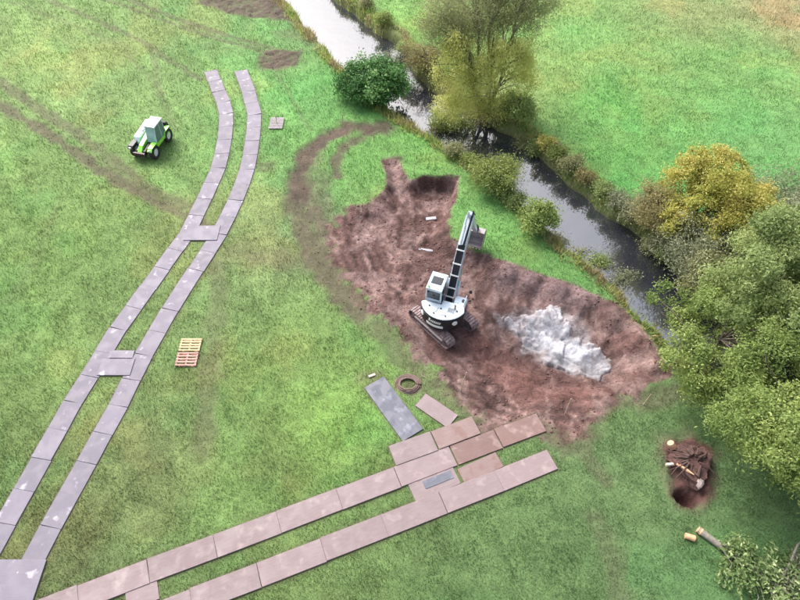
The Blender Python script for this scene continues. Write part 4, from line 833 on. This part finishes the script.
# ------------------------------------------------------------------ soil clods and pale rocks
def rock_mesh(seed, n=2):
    import bmesh
    bm = bmesh.new(); bmesh.ops.create_icosphere(bm, subdivisions=n, radius=1); r = np.random.default_rng(seed)
    pl = [(Vector(r.normal(0, 1, 3)).normalized(), .55 + .3 * r.random()) for _ in range(9)]
    for v in bm.verts:
        for nrm, d in pl:
            e = v.co.dot(nrm) - d
            if e > 0: v.co -= nrm * e
        v.co *= 1 + .06 * r.normal()
    me = bpy.data.meshes.new('rock'); bm.to_mesh(me); bm.free(); return me
def worley(x, y, sc, seed):
    r = np.random.default_rng(seed); T = r.random((64, 64, 3)); x = x * sc; y = y * sc; xi = np.floor(x).astype(int); yi = np.floor(y).astype(int)
    f1 = np.full(x.shape, 9.); f2 = np.full(x.shape, 9.); hh = np.zeros(x.shape)
    for a in (-1, 0, 1):
        for c in (-1, 0, 1):
            q = T[(xi + a) % 64, (yi + c) % 64]; dd = np.hypot(xi + a + q[..., 0] - x, yi + c + q[..., 1] - y); m = dd < f1
            f2 = np.where(m, f1, np.minimum(f2, dd)); hh = np.where(m, q[..., 2], hh); f1 = np.where(m, dd, f1)
    return f2 - f1, hh
wp0, wp1 = white_P.min(0) - .8, white_P.max(0) + .8
ox, oy = np.meshgrid(np.arange(wp0[0], wp1[0], .06), np.arange(wp0[1], wp1[1], .06), indexing='ij')
qx = ox + .5 * fbm(ox, oy, 1.1, 3, 101); qy = oy + .5 * fbm(ox, oy, 1.1, 3, 102)
su, sv = qx * .84 - qy * .54, qx * .54 + qy * .84          # along / across the bedding
cr1, h1 = worley(su * .55, sv * 1.25, 1.0, 5); cr2, h2 = worley(su * .7, sv * 1.5, 2.1, 6)
strk_ = fbm(su * .5, sv * 2.6, 1.0, 4, 106)
osd = sdf(ox, oy, white_P) + (fbm(ox, oy, 1.1, 5, 85) - .5) * 2.2
om = ss(-.1, .45, osd); blk = .20 * h1 + .09 * h2 + .22 * (strk_ - .5) - .06 * ss(.10, .0, cr1)
oz = samp(Z, ox, oy) - .16 * (1 - om) + om * (.03 + blk + .06 * (fbm(ox, oy, 4, 3, 103) - .5))
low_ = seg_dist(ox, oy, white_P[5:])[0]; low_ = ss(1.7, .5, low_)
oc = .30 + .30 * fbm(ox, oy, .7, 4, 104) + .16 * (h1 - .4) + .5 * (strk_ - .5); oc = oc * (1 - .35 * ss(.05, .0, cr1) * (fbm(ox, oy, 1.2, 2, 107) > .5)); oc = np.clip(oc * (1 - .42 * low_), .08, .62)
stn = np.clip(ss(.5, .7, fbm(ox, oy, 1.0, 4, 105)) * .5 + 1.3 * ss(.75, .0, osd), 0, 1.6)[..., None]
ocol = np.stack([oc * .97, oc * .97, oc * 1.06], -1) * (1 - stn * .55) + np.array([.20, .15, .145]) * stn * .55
oi_ = np.arange(ox.size).reshape(ox.shape); OF = np.stack([oi_[:-1, :-1], oi_[1:, :-1], oi_[1:, 1:], oi_[:-1, 1:]], -1).reshape(-1, 4)
keep = (osd > -.45)[:-1, :-1].ravel(); OF = OF[keep]; us, inv = np.unique(OF, return_inverse=True)
OV = np.stack([ox, oy, oz], -1).reshape(-1, 3)[us]; OC = np.concatenate([ocol, np.ones(ox.shape + (1,))], -1).reshape(-1, 4)[us]
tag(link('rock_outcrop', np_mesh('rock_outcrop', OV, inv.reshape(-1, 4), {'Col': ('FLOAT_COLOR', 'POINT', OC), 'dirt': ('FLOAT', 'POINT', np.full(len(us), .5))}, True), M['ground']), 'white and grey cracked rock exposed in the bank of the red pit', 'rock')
def clods(n, name, mat, place, smin, smax, label):
    base_v = np.array([[0, 0, 1], [.9, 0, .2], [.2, .85, .25], [-.75, .5, .2], [-.7, -.55, .25], [.25, -.85, .2], [0, 0, -.5]]); bf = np.array([[0, 1, 2], [0, 2, 3], [0, 3, 4], [0, 4, 5], [0, 5, 1], [6, 2, 1], [6, 3, 2], [6, 4, 3], [6, 5, 4], [6, 1, 5]])
    x, y = place(n); n = len(x); z = samp(Z, x, y); s = smin + (smax - smin) * rng.random(n) ** 4; a = rng.random(n) * 6.28
    V = base_v[None] * (1 + .25 * rng.normal(0, 1, (n, 7, 1))) * s[:, None, None]; V[..., 2] *= .7
    X = V[..., 0] * np.cos(a)[:, None] - V[..., 1] * np.sin(a)[:, None]; Y = V[..., 0] * np.sin(a)[:, None] + V[..., 1] * np.cos(a)[:, None]
    W = np.stack([X + x[:, None], Y + y[:, None], V[..., 2] + z[:, None]], -1).reshape(-1, 3); Fc = (bf[None] + 7 * np.arange(n)[:, None, None]).reshape(-1, 3)
    return tag(link(name, np_mesh(name, W, Fc), mat), label, 'soil', kind='stuff')
def in_dirt(n):
    x = rng.random(n) * 34 - 9; y = rng.random(n) * 36 + 11; k_ = rng.random(n) < samp(dirt * np.clip(fbm(Xg, Yg, .5, 3, 97) * 2 - .6, 0, 1), x, y); k_ &= samp(panel_d, x, y) > .15; k_ &= np.hypot(x - EX.x, y - EX.y) > 2.2
    return x[k_], y[k_]
clods(42000, 'soil_clods', M['soil'], in_dirt, .02, .10, 'crumbled clods of red soil in the dug area')
def in_mud(n):
    x = rng.random(n) * 70 - 35; y = rng.random(n) * 60 + 8; k_ = rng.random(n) < np.clip(samp(np.maximum(mud, hole) - .55, x, y) * 2, 0, 1); k_ &= samp(panel_d, x, y) > .15; k_ &= samp(bank, x, y) > .9
    return x[k_], y[k_]
clods(60000, 'mud_clods', M['soil_dark'], in_mud, .015, .07, 'dark crumbs of soil in the muddy patches')

# ------------------------------------------------------------------ uprooted stump
sp = at(689, 467)
st = tag(empty('uprooted_stump', sp), 'uprooted stump with torn reddish roots beside a dark hole', 'tree stump')
me = rock_mesh(77, 3); pm_ = link('root_plate', me, M['soil_dark'], st, (0, .1, .15)); pm_.scale = (1.32, 1.30, .66)
for k_ in range(22):
    a = rng.random() * 6.28; r0 = .5 + .3 * rng.random(); r1 = 1.0 + .3 * rng.random(); z0 = .40 + .25 * rng.random()
    pth = [Vector((math.cos(a) * r0 * .4, math.sin(a) * r0 * .4 + .1, z0 + .15)), Vector((math.cos(a + .1) * r0, math.sin(a + .1) * r0 + .1, z0 + .1)), Vector((math.cos(a + .25 * rng.normal()) * r1, math.sin(a + .25 * rng.normal()) * r1, .10 + .3 * rng.random()))]
    MB().tube(pth, [.05 + .03 * rng.random(), .035, .012], 6).build('root', M['root'], st, smooth=True)
MB().tube([(-.6, 1.0, .15), (-.78, 1.12, .42)], [.19, .17], 12).build('cut_stem', M['cut_wood'], st, smooth=True)
MB().tube([(-.1, -.35, .45), (.05, -.7, .55), (.25, -.25, .75)], [.1, .12, .06], 8).build('root', M['root'], st, smooth=True)
def splinter(px, py, L_, an, lab, m='split_wood', r=.08, z=.55):
    p = at(px, py); a = R(an); d = Vector((math.cos(a), math.sin(a), .08)) * L_ / 2
    b = MB(); b.tube([-d, d * .2, d], [r, r * 1.15, r * .3], 6); tag(b.build('wood_splinter', M[m], None, (p.x, p.y, p.z + z)), lab, 'wood', 'split wood lying on the stump')
splinter(672, 468, 1.0, 5, 'white split branch lying across the left of the stump'); splinter(681, 474, .9, -42, 'pinkish split branch slanting over the stump', 'cut_wood', .07, .6)
p = at(696, 484); o = link('grey_stone', rock_mesh(5), M['stone'], None, p + Vector((0, 0, .3)), (.1, .2, 1.1)); o.scale = (.55, .32, .28); tag(o, 'smooth grey stone in the roots of the stump', 'stone')

# ------------------------------------------------------------------ fallen branch
fp = at(697, 531); ep = at(790, 600)
fbz = tag(empty('fallen_branch', fp), 'cut leafy branch with a pale butt lying in the bottom right corner', 'fallen branch')
dv = Vector((ep.x - fp.x, ep.y - fp.y, 0)); dl = dv.length; dn = dv.normalized(); sn = Vector((-dn.y, dn.x, 0))
MB().tube([Vector((0, 0, .18)), dn * 1.2 + Vector((0, 0, .2)), dn * 2.6 + Vector((0, 0, .35)), dn * 4.5 + Vector((0, 0, .5))], [.17, .15, .11, .05], 10).build('stem', M['bark_pale'], fbz, smooth=True)
MB().tube([dn * -.05 + Vector((0, 0, .18)), dn * .16 + Vector((0, 0, .182))], [.155, .176], 12).build('cut_face', M['cut_wood'], fbz, smooth=True)
cs = []; b = MB()
for k_ in range(90):
    t = 1.3 + (dl + .8 - 1.3) * rng.random(); sp_ = .35 + .42 * min(t - 1.0, 2.6); s_ = rng.normal(0, .75) * sp_ - .1 * t
    c = dn * t + sn * np.clip(s_, -2.2, 1.5) + Vector((0, 0, .2 + .75 * rng.random())); cs.append(c)
    if k_ % 2 == 0: b.tube([dn * max(1.0, t - .8) + Vector((0, 0, .3)), (dn * t + c) / 2 + Vector((0, 0, .15)), c], [.03, .02, .008], 5)
tag(b.build('twigs', M['bark_pale'], fbz, smooth=True), kind='stuff')
cs = np.array(cs); per = 46; rep = np.repeat(np.arange(len(cs)), per); C = cs[rep] + rng.normal(0, 1, (len(rep), 3)) * np.array([.22, .22, .14]); C[:, 2] = np.maximum(C[:, 2], .05)
outd = np.tile(np.array([0, 0, .8]), (len(rep), 1)); tag(link('foliage', leaf_mesh('foliage', C, outd, .20, .42, .0 + .45 * rng.random(len(cs))[rep] + .5 * rng.random(len(rep))), M['leaf_fall'], fbz), kind='stuff')
p = at(689, 538); lg = tag(empty('cut_log', p, R(-20)), 'short pale cut log beside the butt of the fallen branch', 'log')
MB().tube([(-.22, 0, .13), (.22, 0, .14)], [.14, .15], 12).build('log_body', M['cut_wood'], lg, smooth=True)
p = at(786, 575); b2 = tag(empty('grey_branch', p), 'second leafy branch with a bare grey stem at the right edge', 'fallen branch')
MB().tube([(-.3, -.2, .1), (.1, .4, .5), (.6, 1.1, .7), (1.2, 1.5, .5)], [.06, .055, .05, .02], 8).build('stem', M['bark_pale'], b2, smooth=True)
cs = rng.normal(0, 1, (40, 3)) * np.array([.55, .5, .2]) + np.array([.9, .1, .4]); rep = np.repeat(np.arange(40), 60); C = cs[rep] + rng.normal(0, .2, (len(rep), 3)); C[:, 2] = np.maximum(C[:, 2], .04)
tag(link('foliage', leaf_mesh('foliage', C, np.tile(np.array([0, 0, .8]), (len(rep), 1)), .14, .4, rng.random(len(rep))), M['leaf_grey'], b2), kind='stuff')
